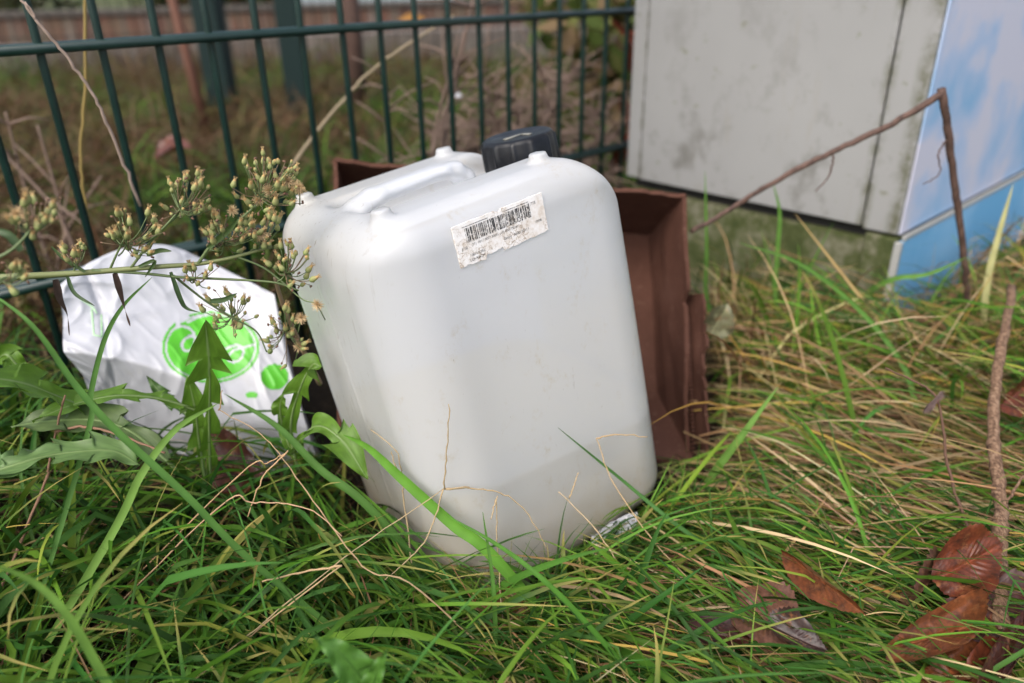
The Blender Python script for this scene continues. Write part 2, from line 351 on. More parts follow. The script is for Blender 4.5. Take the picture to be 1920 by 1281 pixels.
# ================================================================== CARDBOARD BOX
def m_card(nt, b, s):
    tc = N(nt, 'TexCoord'); c = ramp(nt, noise(nt, 9, 6, .7), [(.3, (.055, .025, .017)), (.6, (.088, .041, .029)), (.8, (.125, .066, .049))])
    c2 = mixc(nt, ramp(nt, noise(nt, 160, 4, .7), [(.6, (0,)*3), (.75, (.35,)*3)]), c, (.3, .2, .15)); nt.links.new(c2, b.inputs['Base Color']); bump(nt, b, noise(nt, 400, 4), .25, .0006)
CARD = mat('brown_cardboard', rough=.85, spec=.08, nodes=m_card)
TL = P(628, 299, .79); TR = P(1284, 368, .80); BR = P(1304, 868, .63); BL = BR+(TL-TR)*.95; BL[2] = .02
un = nrm(TR-TL); vn = nrm(BR-TR); nn_ = nrm(np.cross(un, vn)); nn_ *= np.sign(nn_[1])
bTL, bTR = TL+nn_*.125, TR+nn_*.125-un*.004; bBR = np.array([BR[0]-.015, BR[1]+.13, -.017]); bBL = np.array([BL[0], BL[1]+.13, -.01])
BOX = empty('cardboard_box', (bBR+bBL)/2, 'brown cardboard box tipped on its side behind the white jerrycan, torn rim', 'box')
def wall(name, quad, thick, nu=24, nv=24, edge=None, amp=.0012, seed=0, parent=None, keep=None):
    a, b, c, d = [np.asarray(p) for p in quad]; n = nrm(np.cross(b-a, d-a)); V = []; F = []
    for s_ in (-.5, .5):
        for i in range(nu+1):
            for j in range(nv+1):
                u, v = i/nu, j/nv
                if edge: u, v = edge(u, v)
                p = (a*(1-u)+b*u)*(1-v)+(d*(1-u)+c*u)*v
                V.append(p+n*(s_*thick+amp*(vnoise(u*5+seed, v*5, 1, seed)-.5)*2))
    m_ = (nu+1)*(nv+1); I = lambda i, j, k: k*m_+i*(nv+1)+j
    cells = {(i, j) for i in range(nu) for j in range(nv) if keep is None or keep((i+.5)/nu, (j+.5)/nv)}
    for i, j in cells:
        F.append((I(i, j, 0), I(i, j+1, 0), I(i+1, j+1, 0), I(i+1, j, 0))); F.append((I(i, j, 1), I(i+1, j, 1), I(i+1, j+1, 1), I(i, j+1, 1)))
        for di, dj, e1, e2 in ((-1, 0, (i, j), (i, j+1)), (1, 0, (i+1, j+1), (i+1, j)), (0, -1, (i+1, j), (i, j)), (0, 1, (i, j+1), (i+1, j+1))):
            if (i+di, j+dj) not in cells: F.append((I(*e1, 0), I(*e1, 1), I(*e2, 1), I(*e2, 0)))
    return mesh(name, V, F, CARD, parent, False)
def rag(am, f, seed):
    def e(u, v): return u, v+(1-min(1, v*8))*am*(vnoise(u*f, 1, 1, seed)-.5) if v < .13 else v
    return e
G = .0042
wall('back_wall', (TL, TR, bTR, bTL), G, 60, 12, rag(.05, 40, 3), seed=1, parent=BOX)
wall('floor_panel', (bTL+.0-un*0, bTR, bBR, bBL), G, seed=2, parent=BOX)
wall('left_wall', (BL, TL, bTL, bBL), G, 30, 12, rag(.06, 20, 8), seed=3, parent=BOX)
def edR(u, v):     # right wall rim: straight, then a torn notch, then set back
    if v < .5:
        k = 1-v/.5; o = 0
        if u > .42: o = .14+.05*sin(u*9)
        elif u > .36: o = (u-.36)/.06*.16
        o += .02*(vnoise(u*50, 0, 1, 4)-.5); return u, v+k*o
    return u, v
wall('right_wall', (TR, BR, bBR, bTR), G, 60, 16, edR, .0016, 4, BOX)
# outer layer of the right wall, split away
a_ = TR+(BR-TR)*.38+un*.014; b_ = BR+un*.014+vn*.01
wall('torn_flap', (a_-nn_*.004, b_, bBR+un*.012, bTR+(bBR-bTR)*.4+un*.004), G*.7, 40, 10, rag(.12, 24, 9), .0045, 6, BOX)
cm = MB()   # corrugation showing in the split
for k in range(34):
    t = k/33; p0 = TR+(BR-TR)*(.46+.5*t)+un*.003+nn_*.012
    cm.tube([p0, p0+nn_*.016+un*.001], .0016, 5)
cm.build('corrugation', CARD, BOX)
wall('lower_wall', (BR, BL, bBL, bBR), G, seed=7, parent=BOX)
# ================================================================== FENCE
def m_green(nt, b, s):
    c = ramp(nt, noise(nt, 40, 4), [(.4, (.004, .020, .016)), (.7, (.008, .030, .024))]); nt.links.new(c, b.inputs['Base Color'])
GREEN = mat('green_coating', rough=.38, nodes=m_green)
FEN = empty('wire_fence', FP+FD*.3, 'dark green double bar wire fence panel beside the cabinet', 'fence')
def fpt(t, z, off=0): return FP+FD*t+FN*off+np.array([0, 0, z])
for k in range(-9, 18):
    if k == 5 or True:
        b = MB(); t = k*.05-.002; b.tube([fpt(t, -.03), fpt(t, .4), fpt(t, .86)], .0036, 10); b.build('vertical_wire', GREEN, FEN)
for z in (-.03+.0, .17, .37, .57, .77):
    for s_ in (-1, 1):
        b = MB(); b.tube([fpt(-.47, z, s_*.0068), fpt(.30, z+.0006, s_*.0068), fpt(.835, z-.001, s_*.0068)], .0045, 10); b.build('horizontal_wire', GREEN, FEN)
# ================================================================== CABINET
kz = .906; CZ = .13; C0 = PZ(1683, 436, CZ); C1 = PZ(1177, 330, CZ); C0[2] = C1[2] = 0
A_ = C1-C0; AW = np.linalg.norm(A_); A_ /= AW; B_ = np.array([-A_[1], A_[0], 0]); B_ *= np.sign(B_[1])*1.; ZZ = np.array([0, 0, 1.])
CAB = empty('utility_cabinet', C0+A_*AW/2+B_*.3+ZZ*-.02, 'weathered grey utility cabinet with a sky blue printed side and mossy plinth', 'cabinet')
def cbx(name, a0, a1, b0, b1, z0, z1, mt, bevel=.002, parent=CAB):
    m = MB(); m.box(C0+A_*(a0+a1)/2+B_*(b0+b1)/2+ZZ*(z0+z1)/2, A_*(a1-a0)/2, B_*(b1-b0)/2, ZZ*(z1-z0)/2); return m.build(name, mt, parent, False, bevel=bevel)
def m_cabgrey(nt, b, s):
    base = ramp(nt, noise(nt, 3, 4), [(.3, (.212, .212, .206)), (.7, (.245, .245, .238))])
    grime = ramp(nt, noise(nt, 13, 9, .72, 'Object', .1, (1, 1, .75)), [(.52, (0,)*3), (.60, (.55,)*3), (.70, (1,)*3)])
    tc = N(nt, 'TexCoord'); sp = N(nt, 'SeparateXYZ'); nt.links.new(tc.outputs['Object'], sp.inputs[0])
    mr = N(nt, 'MapRange'); mr.inputs[1].default_value = .36; mr.inputs[2].default_value = .12; mr.inputs[3].default_value = .28; nt.links.new(sp.outputs[2], mr.inputs[0])
    c = mixc(nt, mixc(nt, 1., grime, mr.outputs[0], 'MULTIPLY'), base, (.085, .08, .065))
    stk = ramp(nt, noise(nt, 1, 6, .7, 'Object', .4, (40, 40, 5)), [(.58, (0,)*3), (.72, (.42,)*3)]); c = mixc(nt, stk, c, (.2, .18, .14))
    dp = N(nt, 'VectorMath', operation='DOT_PRODUCT'); nt.links.new(tc.outputs['Object'], dp.inputs[0]); dp.inputs[1].default_value = tuple(A_); o0 = float(C0@A_)
    for ctr, wd_ in ((.0435, .010), (.004, .014), (AW-.0255, .006)):
        ms = N(nt, 'Math', operation='SUBTRACT'); nt.links.new(dp.outputs['Value'], ms.inputs[0]); ms.inputs[1].default_value = o0+ctr; ab = N(nt, 'Math', operation='ABSOLUTE'); nt.links.new(ms.outputs[0], ab.inputs[0])
        m2 = N(nt, 'MapRange'); m2.inputs[1].default_value = wd_; m2.inputs[2].default_value = .0; nt.links.new(ab.outputs[0], m2.inputs[0])
        al = mixc(nt, 1., m2.outputs[0], ramp(nt, noise(nt, 26, 6, .75), [(.42, (0,)*3), (.6, (1,)*3)]), 'MULTIPLY'); c = mixc(nt, al, c, (.075, .075, .04))
    spk = ramp(nt, noise(nt, 55, 3, .6), [(.66, (0,)*3), (.72, (.7,)*3)]); c = mixc(nt, spk, c, (.12, .12, .07)); nt.links.new(c, b.inputs['Base Color']); bump(nt, b, noise(nt, 120, 4), .15, .001)
def m_moss(nt, b, s):
    c = ramp(nt, noise(nt, 25, 7, .75), [(.3, (.022, .036, .008)), (.48, (.06, .07, .025)), (.62, (.14, .135, .09)), (.8, (.24, .235, .19))]); nt.links.new(c, b.inputs['Base Color']); bump(nt, b, noise(nt, 90, 6, .7), .7, .003)
def m_sky(nt, b, s):
    c = ramp(nt, noise(nt, 5.5, 5, .5, 'Object', .3, (1, 1, 1.1)), [(.36, (.22, .40, .62)), (.45, (.38, .47, .65)), (.52, (.52, .52, .62))])
    stk = ramp(nt, noise(nt, 1, 6, .7, 'Object', .4, (60, 60, 16)), [(.6, (0,)*3), (.68, (.75,)*3)])
    tc = N(nt, 'TexCoord'); sp = N(nt, 'SeparateXYZ'); nt.links.new(tc.outputs['Object'], sp.inputs[0])
    mr = N(nt, 'MapRange'); mr.inputs[1].default_value = .30; mr.inputs[2].default_value = .45; nt.links.new(sp.outputs[2], mr.inputs[0])
    c = mixc(nt, mixc(nt, 1., stk, mr.outputs[0], 'MULTIPLY'), c, (.40, .34, .26)); nt.links.new(c, b.inputs['Base Color'])
def m_bluep(nt, b, s):
    c = ramp(nt, noise(nt, 6, 5, .6), [(.4, (.13, .36, .60)), (.7, (.26, .47, .68))]); nt.links.new(c, b.inputs['Base Color'])
CG = mat('cabinet_grey', rough=.55, nodes=m_cabgrey); MOSS = mat('mossy_concrete', rough=.9, spec=.2, nodes=m_moss)
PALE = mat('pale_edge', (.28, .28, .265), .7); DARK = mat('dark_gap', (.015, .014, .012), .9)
cbx('shell', .004, AW-.004, .006, .62, CZ+.012, 1.14, CG, .003)
cbx('door', .0445, AW-.0265, -.004, .010, CZ, 1.12, CG, .0015)
cbx('corner_post', -.0005, .0425, -.003, .012, CZ-.003, 1.12, CG, .0015)
cbx('hinge_post', AW-.0245, AW, -.003, .012, CZ+.001, 1.12, CG, .0015)
cbx('printed_side_panel', -.0022, .0035, .004, .615, CZ-.004, 1.12, mat('sky_print', rough=.35, nodes=m_sky), .001)
cbx('roof', -.02, AW+.02, -.02, .64, 1.14, 1.165, CG, .006)
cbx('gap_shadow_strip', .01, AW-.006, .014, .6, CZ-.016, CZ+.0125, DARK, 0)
cbx('plinth', .008, AW-.004, .006, .61, -.05, CZ-.0165, MOSS, .004)
cbx('plinth_corner', -.002, .038, -.002, .03, -.05, CZ-.0075, MOSS, .003)
cbx('plinth_side_panel', -.0075, -.0025, .0045, .612, -.05, CZ-.0115, mat('blue_plinth', rough=.4, nodes=m_bluep), .001)
cbx('plinth_trim', -.0085, .0, -.0035, .004, -.05, CZ-.0115, PALE, .001)
cbx('side_trim', -.009, -.0045, .0045, .612, CZ-.0105, CZ-.0045, PALE, .0008)
#@@VEG
# ================================================================== PLASTIC BAG
def mat_film():
    def f(nt, b, s):
        c = ramp(nt, noise(nt, 30, 6, .7), [(.55, (.56, .565, .60)), (.8, (.48, .47, .45))]); nt.links.new(c, b.inputs['Base Color']); bump(nt, b, noise(nt, 45, 3, .5, 'Object', .5), .10, .002); return c
    return mat('white_film', rough=.33, nodes=f, trans=.25)
FILM = mat_film()
rows = [  # (pixel x, pixel y, metres ahead): top edge, belly, fold, underside
 [(112, 534, .630), (165, 494, .655), (238, 464, .675), (315, 460, .695), (385, 488, .705), (452, 520, .690), (514, 552, .675)],
 [(118, 598, .612), (188, 580, .632), (258, 570, .650), (330, 570, .665), (402, 590, .668), (466, 618, .655), (532, 650, .650)],
 [(119, 660, .585), (192, 668, .590), (268, 684, .595), (348, 712, .598), (422, 752, .600), (505, 790, .600), (575, 800, .610)],
 [(158, 708, .605), (212, 748, .615), (258, 792, .618), (322, 830, .615), (400, 862, .612), (500, 885, .610), (598, 872, .612)]]
net = np.array([[P(*c) for c in r] for r in rows])
low = net[3].copy(); low[:, 2] = .0; low[:, 1] += .01; bk = net[0].copy(); bk[:, 2] = .02; bk[:, 1] -= .0
net = np.concatenate([net, low[None], bk[None]], 0)
def cr(a, b, c, d, t): return .5*(2*b+(c-a)*t+(2*a-5*b+4*c-d)*t*t+(3*b-a-3*c+d)*t**3)
def bag_raw(u, v):         # u along 0..6, v around 0..6 (closed)
    u = np.clip(np.asarray(u, float), 0, 5.9999); v = np.asarray(v, float) % 6; ui = u.astype(int); vi = v.astype(int); fu = (u-ui)[:, None]; fv = (v-vi)[:, None]
    def row(r):
        r = r % 6; g = lambda k: net[r, np.clip(k, 0, 6)]
        return cr(g(ui-1), g(ui), g(ui+1), g(ui+2), fu)
    a, b, c, d = row(vi-1), row(vi), row(vi+1), row(vi+2)
    # sharper fold: blend spline with straight
    return .35*cr(a, b, c, d, fv)+.65*(b*(1-fv)+c*fv)
def bag(u, v):
    p = bag_raw(u, v); u = np.asarray(u, float); v = np.asarray(v, float)
    n1 = np.abs(vnoise(u*1.1+v*.9, v*1.5-u*.5, 1.1, 3)-.5)*2; n2 = np.abs(vnoise(u*1.5-v*2.2, v*1.0+u*.4, 1.7, 8)-.5)*2; n3 = vnoise(u*7, v*9, 1, 5)-.5
    cr1 = np.exp(-((v-.62-.25*(u-1.5))**2)/.004)*np.exp(-((u-1.2)**2)/.8); cr2 = np.exp(-((u-.85-.15*v)**2)/.006); cr3 = np.exp(-((v-1.35+.10*u)**2)/.006)*np.exp(-((u-1.6)**2)/1.)
    rg_ = random.Random(21); lin = 0
    for _ in range(34):
        cu, cv, an, ln, wd_, am_ = rg_.uniform(0, 6), rg_.uniform(0, 3.4), rg_.uniform(0, pi), rg_.uniform(.3, 1.3), rg_.uniform(.10, .30), rg_.uniform(-.0020, .0028)
        if cu < 1.6: am_ *= 1.5
        da = (u-cu)*cos(an)+(v-cv)*sin(an); db = np.abs(-(u-cu)*sin(an)+(v-cv)*cos(an)+.15*da*da); lin = lin+am_*np.maximum(0, 1-db/wd_)*np.maximum(0, 1-np.abs(da)/ln)**.5
    h = lin+.0030*(1-n1)**4+.0014*(1-n2)**4+.0003*n3+.0035*cr1-.003*cr2+.003*cr3
    d = p-CO; d /= np.linalg.norm(d, axis=1)[:, None]; return p-d*h[:, None]
NU, NV = 150, 170; uu, vv = np.meshgrid(np.linspace(0, 6, NU), np.arange(NV)/NV*6, indexing='ij'); Vb = bag(uu.ravel(), vv.ravel())
i, j = np.meshgrid(np.arange(NU-1), np.arange(NV), indexing='ij'); a = (i*NV+j).ravel(); b = (i*NV+(j+1) % NV).ravel()
Fb = [tuple(q) for q in np.stack([a, b, b+NV, a+NV], 1)]
for e in (0, NU-1):
    Vb = np.concatenate([Vb, Vb[e*NV:(e+1)*NV].mean(0)[None]]); c_ = len(Vb)-1; Fb += [(e*NV+k, e*NV+(k+1) % NV, c_) for k in range(NV)]
BAG = empty('plastic_bag', net[4].mean(0), 'crumpled white plastic bag with a round green print, lying by the fence', 'bag')
mesh('film', Vb, Fb, FILM, BAG)
def pixof(p): d = p-CO; z = d@fw; return np.stack([960+FPX*(d@CR)/z, 640.5-FPX*(d@CU)/z], 1)
uu, vv = np.meshgrid(np.linspace(0, 6, 300), np.linspace(0, 3.2, 300), indexing='ij'); gp = pixof(bag_raw(uu.ravel(), vv.ravel())); gu, gv = uu.ravel(), vv.ravel()
def inv(px):
    k = np.array([np.argmin(((gp-q)**2).sum(1)) for q in px]); u, v = gu[k].copy(), gv[k].copy()
    for _ in range(4):
        e = 1e-3; f = pixof(bag_raw(u, v)); fu = (pixof(bag_raw(u+e, v))-f)/e; fv = (pixof(bag_raw(u, v+e))-f)/e; r = px-f
        det = fu[:, 0]*fv[:, 1]-fu[:, 1]*fv[:, 0]; det = np.where(abs(det) < 1e-3, 1e-3, det)
        u += np.clip((r[:, 0]*fv[:, 1]-r[:, 1]*fv[:, 0])/det, -.05, .05); v += np.clip((fu[:, 0]*r[:, 1]-fu[:, 1]*r[:, 0])/det, -.05, .05)
    return u, v
def sdl(x, y, pts):
    d = np.full(x.shape, 1e9)
    for (ax, ay), (bx, by) in zip(pts[:-1], pts[1:]):
        L = (bx-ax)**2+(by-ay)**2+1e-9; t = np.clip(((x-ax)*(bx-ax)+(y-ay)*(by-ay))/L, 0, 1); d = np.minimum(d, np.hypot(x-ax-t*(bx-ax), y-ay-t*(by-ay)))
    return d
def arc2(pts, n=8): return [(p[0], p[1]) for p in spline([(a, b, 0) for a, b in pts], n)]
DX0, DX1, DY0, DY1, ST = 296, 580, 572, 748, 2.2
xs, ys = np.meshgrid(np.arange(DX0, DX1, ST), np.arange(DY0, DY1, ST), indexing='ij'); px = np.stack([xs.ravel(), ys.ravel()], 1); iu, iv = inv(px)
pt = bag(iu, iv); dd = pt-CO; dd /= np.linalg.norm(dd, axis=1)[:, None]; pt = pt-dd*.0005
def green(x, y):
    r = np.hypot((x-395)/91, (y-651)/67); disc = r < .90; ring = (r > .945) & (r < 1.0) & ~((x > 330) & (x < 355) & (y < 640))
    sq = arc2([(322, 618), (340, 612), (358, 618), (366, 636), (358, 656), (344, 656), (342, 642), (356, 630), (366, 634)], 8)
    sq2 = arc2([(402, 640), (416, 655), (432, 650), (448, 648), (456, 660), (448, 676), (432, 678), (428, 668), (440, 656), (456, 652), (476, 646)], 8)
    tp = arc2([(338, 590), (348, 600), (330, 622)], 6)
    cut = (sdl(x, y, sq) < 2.6) | (sdl(x, y, sq2) < 2.4) | (sdl(x, y, arc2([(352, 604), (372, 594), (392, 590)], 6)) < 2.4)
    dot = np.hypot((x-515)/26, (y-707)/24) < 1; d2 = np.hypot((x-472)/12, (y-741)/6) < 1
    return (disc & ~cut) | ring | dot | d2
nx_, ny_ = xs.shape; cx_ = (xs[:-1, :-1]+ST/2); cy_ = (ys[:-1, :-1]+ST/2); mk = green(cx_, cy_)
I = np.argwhere(mk); q = np.stack([I[:, 0]*ny_+I[:, 1], (I[:, 0]+1)*ny_+I[:, 1], (I[:, 0]+1)*ny_+I[:, 1]+1, I[:, 0]*ny_+I[:, 1]+1], 1)
us = np.unique(q); rm = -np.ones(len(pt), int); rm[us] = np.arange(len(us))
mesh('green_print', pt[us], rm[q], mat('green_ink', (.085, .42, .02), .4, trans=.1), BAG)
# faint printed frame at the left of the bag
fr = MB()
for pl in ([(150, 560), (172, 575), (182, 588)], [(172, 580), (176, 628)], [(176, 628), (192, 632)], [(190, 590), (191, 630)]):
    pp = np.array(arc2(pl, 5)) if len(pl) > 2 else np.linspace(pl[0], pl[1], 6); u_, v2_ = inv(pp); p3 = bag(u_, v2_); d3 = p3-CO; d3 /= np.linalg.norm(d3, axis=1)[:, None]; fr.tube(list(p3-d3*.0004), .0006, 4)
fr.build('green_print', mat('faint_green_ink', (.45, .75, .38), .5), BAG)
# white scrap under the can foot
sx = np.linspace(0, 1, 30); X2, Y2 = np.meshgrid(sx, sx, indexing='ij'); a0, a1, a2 = PZ(1112, 1042, .0), PZ(1200, 1010, .006), PZ(1192, 968, .012)
Pq = a0+(a1-a0)*X2.ravel()[:, None]+(a2-a1)*Y2.ravel()[:, None]; Pq[:, 2] += .006*np.abs(vnoise(X2.ravel()*5, Y2.ravel()*7, 1, 3)-.5)*2+.004*X2.ravel()
Pq = np.concatenate([Pq, Pq-np.array([0, 0, .002])]); i, j = np.meshgrid(np.arange(29), np.arange(29), indexing='ij'); q = (i*30+j).ravel(); q = np.stack([q, q+30, q+31, q+1], 1)
tag(mesh('plastic_scrap', Pq, np.concatenate([q, q[:, ::-1]+900]), FILM), 'small crumpled white plastic scrap under the right foot of the jerrycan', 'plastic scrap')
# ================================================================== GRASS
GM = mat('grass_blade', rough=.5, spec=.12, vcol=True, trans=.32); SM = mat('straw', rough=.7, spec=.06, vcol=True, trans=.12)
def in_poly(p, poly):
    x, y = p[:, 0], p[:, 1]; c = np.zeros(len(p), bool); n = len(poly)
    for k in range(n):
        (x1, y1), (x2, y2) = poly[k], poly[(k+1) % n]; e = ((y1 > y) != (y2 > y)) & (x < (x2-x1)*(y-y1)/(y2-y1+1e-9)+x1); c ^= e
    return c
CLEAR = [[(500, 380), (1010, 270), (1175, 380), (1245, 850), (1190, 940), (905, 1000), (752, 940), (640, 800), (560, 600)],
         [(110, 440), (380, 440), (560, 560), (600, 760), (430, 770), (270, 760), (110, 650)],
         [(1170, -400), (2300, -400), (2300, 200), (1880, 380), (1720, 520), (1640, 480), (1180, 360)], [(1150, 350), (1290, 350), (1310, 850), (1230, 850)]]
def collide(Q):            # Q [n,s,3] -> blades that pass through solid things
    n, s, _ = Q.shape; p = Q.reshape(-1, 3); l = cl(p); bad = sd_base(*l.T) < .0015
    r = (p-C0); a = r@A_; b = r@B_; bad |= (a > -.012) & (a < AW+.01) & (b > -.008) & (b < .63)
    r = p-TL; a = r@un/np.linalg.norm(TR-TL); b = r@vn/np.linalg.norm(BR-TR); c = r@nn_; bad |= (a > -.02) & (a < 1.015) & (b > -.02) & (b < 1.0) & (c > -.004) & (c < .13) & (p[:, 2] > .02)
    bx = np.interp(p[:, 0], net[2][:, 0], net[2][:, 1]); bt = np.interp(p[:, 0], net[0][:, 0], net[0][:, 1]); bz = np.interp(p[:, 0], net[0][:, 0], net[0][:, 2])
    bad |= (p[:, 0] > net[2][0, 0]-.01) & (p[:, 0] < net[2][-1, 0]) & (p[:, 1] > bx-.002) & (p[:, 1] < bt+.005) & (p[:, 2] < bz+.005)
    return bad.reshape(n, s).any(1)
def hits(Q, keep=.0):
    n, s, _ = Q.shape; p = pixof(Q[:, 1:].reshape(-1, 3)); bad = np.zeros(n, bool)
    for poly in CLEAR: bad |= in_poly(p, poly).reshape(n, s-1).any(1)
    return bad & (rng.random(n) > keep)
def blades(x, y, L, wd, az, e0, e1, daz, col, h0=0., S=8, curl=1.3, keep=.0, check=True, tipc=None, rootc=None):
    n = len(x); t = np.linspace(0, 1, S+1)[None, :]; tm = (t[:, 1:]+t[:, :-1])/2
    wd = wd*np.exp(rng.normal(-.05, .28, n)); e = e0[:, None]+(e1-e0)[:, None]*tm**curl; A = az[:, None]+daz[:, None]*tm**1.5
    kk = ((rng.random(n) < .28)[:, None])*(tm > rng.uniform(.3, .85, n)[:, None]); e = e-kk*np.abs(rng.normal(0, .5, n))[:, None]; A = A+kk*rng.normal(0, .6, n)[:, None]
    st = np.stack([np.cos(e)*np.cos(A), np.cos(e)*np.sin(A), np.sin(e)], -1)*(L/S)[:, None, None]
    r = np.stack([x, y, gz(x, y)+h0], -1)[:, None, :]; Q = np.concatenate([r, r+np.cumsum(st, 1)], 1)
    g = gz(Q[..., 0], Q[..., 1])+.002+np.asarray(h0).reshape(-1, 1)*.7; Q[..., 2] = np.maximum(Q[..., 2], g)
    if check:
        ok = ~collide(Q); ok &= ~hits(Q, keep); d = Q-CO; ok &= (np.linalg.norm(d, axis=2).min(1) > .17)
    else: ok = np.ones(n, bool)
    Q = Q[ok]; A = A[ok]; wd = wd[ok]; col = col[ok]; n = len(Q)
    if n == 0: return None
    A = np.concatenate([A, A[:, -1:]], 1); tw = rng.normal(0, .5, (n, 1))+rng.normal(0, .8, (n, 1))*t
    side = np.stack([-np.sin(A)*np.cos(tw), np.cos(A)*np.cos(tw), np.sin(tw)], -1)
    prof = np.minimum(1, .55+t*2.5)*(1-t**3)**.8; prof[:, -1] = .04; hw = wd[:, None]*prof/2
    up = np.array([0, 0, 1.])*(hw*.35)[..., None]
    V = np.stack([Q-side*hw[..., None]+up*.6, Q-up*.4, Q+side*hw[..., None]+up*.6], 2)     # n,S+1,3,3
    c = col[:, None, None, :]*np.ones((n, S+1, 3, 1)); sh = (1+rng.normal(0, .06, (n, S+1, 1, 1))); c = c*sh; c[:, :, 1] *= 1.12
    if rootc is not None: k = np.clip(1-t*4, 0, 1)[..., None, None]; c = c*(1-k)+np.array(rootc)*k
    if tipc is not None: m = (rng.random(n) < .35)[:, None]; k = (np.clip((t-.7)*4, 0, 1)*m)[..., None, None]; c = c*(1-k)+np.array(tipc)*k
    b = (np.arange(n)*(S+1)*3)[:, None, None]+(np.arange(S)*3)[None, :, None]
    f = np.concatenate([np.stack([b+0, b+1, b+4, b+3], -1), np.stack([b+1, b+2, b+5, b+4], -1)], 2).reshape(-1, 4)
    return V.reshape(-1, 3), f, c.reshape(-1, 3)
def merge(name, parts, mt, label, cat, kind='stuff'):
    parts = [p for p in parts if p is not None]; o = 0; Vs, Fs, Cs = [], [], []
    for V, F, C in parts: Vs.append(V); Fs.append(F+o); Cs.append(C); o += len(V)
    return tag(mesh(name, np.concatenate(Vs), np.concatenate(Fs), mt, None, True, np.clip(np.concatenate(Cs), 0, 1)), label, cat, kind=kind)
def U(a, b, n): return rng.uniform(a, b, n)
def pal(n, cols, wts, var=.18):
    k = rng.choice(len(cols), n, p=np.array(wts)/sum(wts)); c = np.array(cols)[k]*np.exp(rng.normal(0, var, (n, 1)))*np.exp(rng.normal(0, .06, (n, 3))); return c
GREENS = [(.060, .138, .015), (.044, .118, .022), (.096, .185, .020), (.15, .19, .028), (.026, .072, .011)]; GW = [5, 4, 3, 1, 3]
STRAWS = [(.27, .18, .09), (.36, .27, .15), (.20, .115, .055), (.30, .20, .05), (.12, .068, .036)]; SW = [4, 3, 3, 1.5, 2]
THATCH = [(.16, .11, .06), (.10, .065, .035), (.24, .17, .09), (.06, .045, .025)]
rad = np.radians
def area(n, x0, x1, y0, y1): return U(x0, x1, n), U(y0, y1, n)
def cluster(n, x0, x1, y0, y1, k, s):
    cx, cy = area(k, x0, x1, y0, y1); i = rng.integers(0, k, n); return cx[i]+rng.normal(0, s, n), cy[i]+rng.normal(0, s, n)
# thatch everywhere near
n = 11000; x, y = area(n, -.75, .95, .22, 1.25)
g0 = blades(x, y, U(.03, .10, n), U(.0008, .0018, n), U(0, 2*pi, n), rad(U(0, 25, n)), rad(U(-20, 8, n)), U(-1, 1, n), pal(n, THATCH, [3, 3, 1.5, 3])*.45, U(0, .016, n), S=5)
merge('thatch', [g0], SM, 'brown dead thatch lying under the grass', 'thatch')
parts = []
# left: long broad tangled green
n = 3000; x, y = cluster(n, -.62, .08, .22, .72, 330, .012); k = (rng.random(n) < .45)
parts.append(blades(x, y, U(.07, .21, n)*np.where(x < -.05, 1.05, .75), U(.0022, .0060, n), np.where(k, rng.normal(-.7, .8, n), U(0, 2*pi, n)), rad(U(25, 82, n)), rad(U(-40, 35, n)), U(-.8, .8, n), pal(n, GREENS, GW), U(0, .008, n), S=10, tipc=(.32, .26, .08), rootc=(.2, .2, .09)))
n = 1500; x, y = cluster(n, -.62, .10, .24, .70, 200, .014)
parts.append(blades(x, y, U(.04, .12, n), U(.0012, .0024, n), U(0, 2*pi, n), rad(U(15, 75, n)), rad(U(-40, 25, n)), U(-.9, .9, n), pal(n, GREENS, GW), U(0, .01, n), S=8, tipc=(.32, .26, .08)))
# centre foreground, combed to lower right
n = 3300; x, y = cluster(n, -.14, .34, .25, .50, 300, .012)
parts.append(blades(x, y, U(.07, .18, n), U(.0013, .0040, n), rng.normal(-.75, .5, n)+pi*(rng.random(n) < .3), rad(U(10, 58, n)), rad(U(-24, 14, n)), U(-.5, .5, n), pal(n, GREENS, GW), U(0, .022, n), S=8, tipc=(.35, .28, .09), rootc=(.22, .2, .09)))
# fringe just before the jerrycan foot
n = 1300; fx = rng.random(n); x = -.10+.26*fx+rng.normal(0, .006, n); y = .545-.15*np.exp(-((x+.02)/.06)**2)+rng.normal(0, .012, n)-.03
parts.append(blades(x, y, U(.045, .105, n), U(.0011, .0026, n), rng.normal(-.9, .9, n)+pi*(rng.random(n) < .4), rad(U(25, 82, n)), rad(U(-30, 50, n)), U(-.7, .7, n), pal(n, GREENS, GW), U(0, .01, n), S=8, keep=.45, tipc=(.35, .28, .09)))
# right mat
n = 2500; x, y = cluster(n, .12, .95, .30, 1.0, 360, .016)
parts.append(blades(x, y, U(.09, .22, n), U(.0016, .0040, n), rng.normal(-.65, .38, n)+pi*(rng.random(n) < .5), rad(U(2, 32, n)), rad(U(-14, 5, n)), U(-.45, .45, n), pal(n, GREENS, [4, 3, 5, 3, 2]), U(0, .035, n), S=8, tipc=(.38, .3, .1), rootc=(.25, .21, .1)))
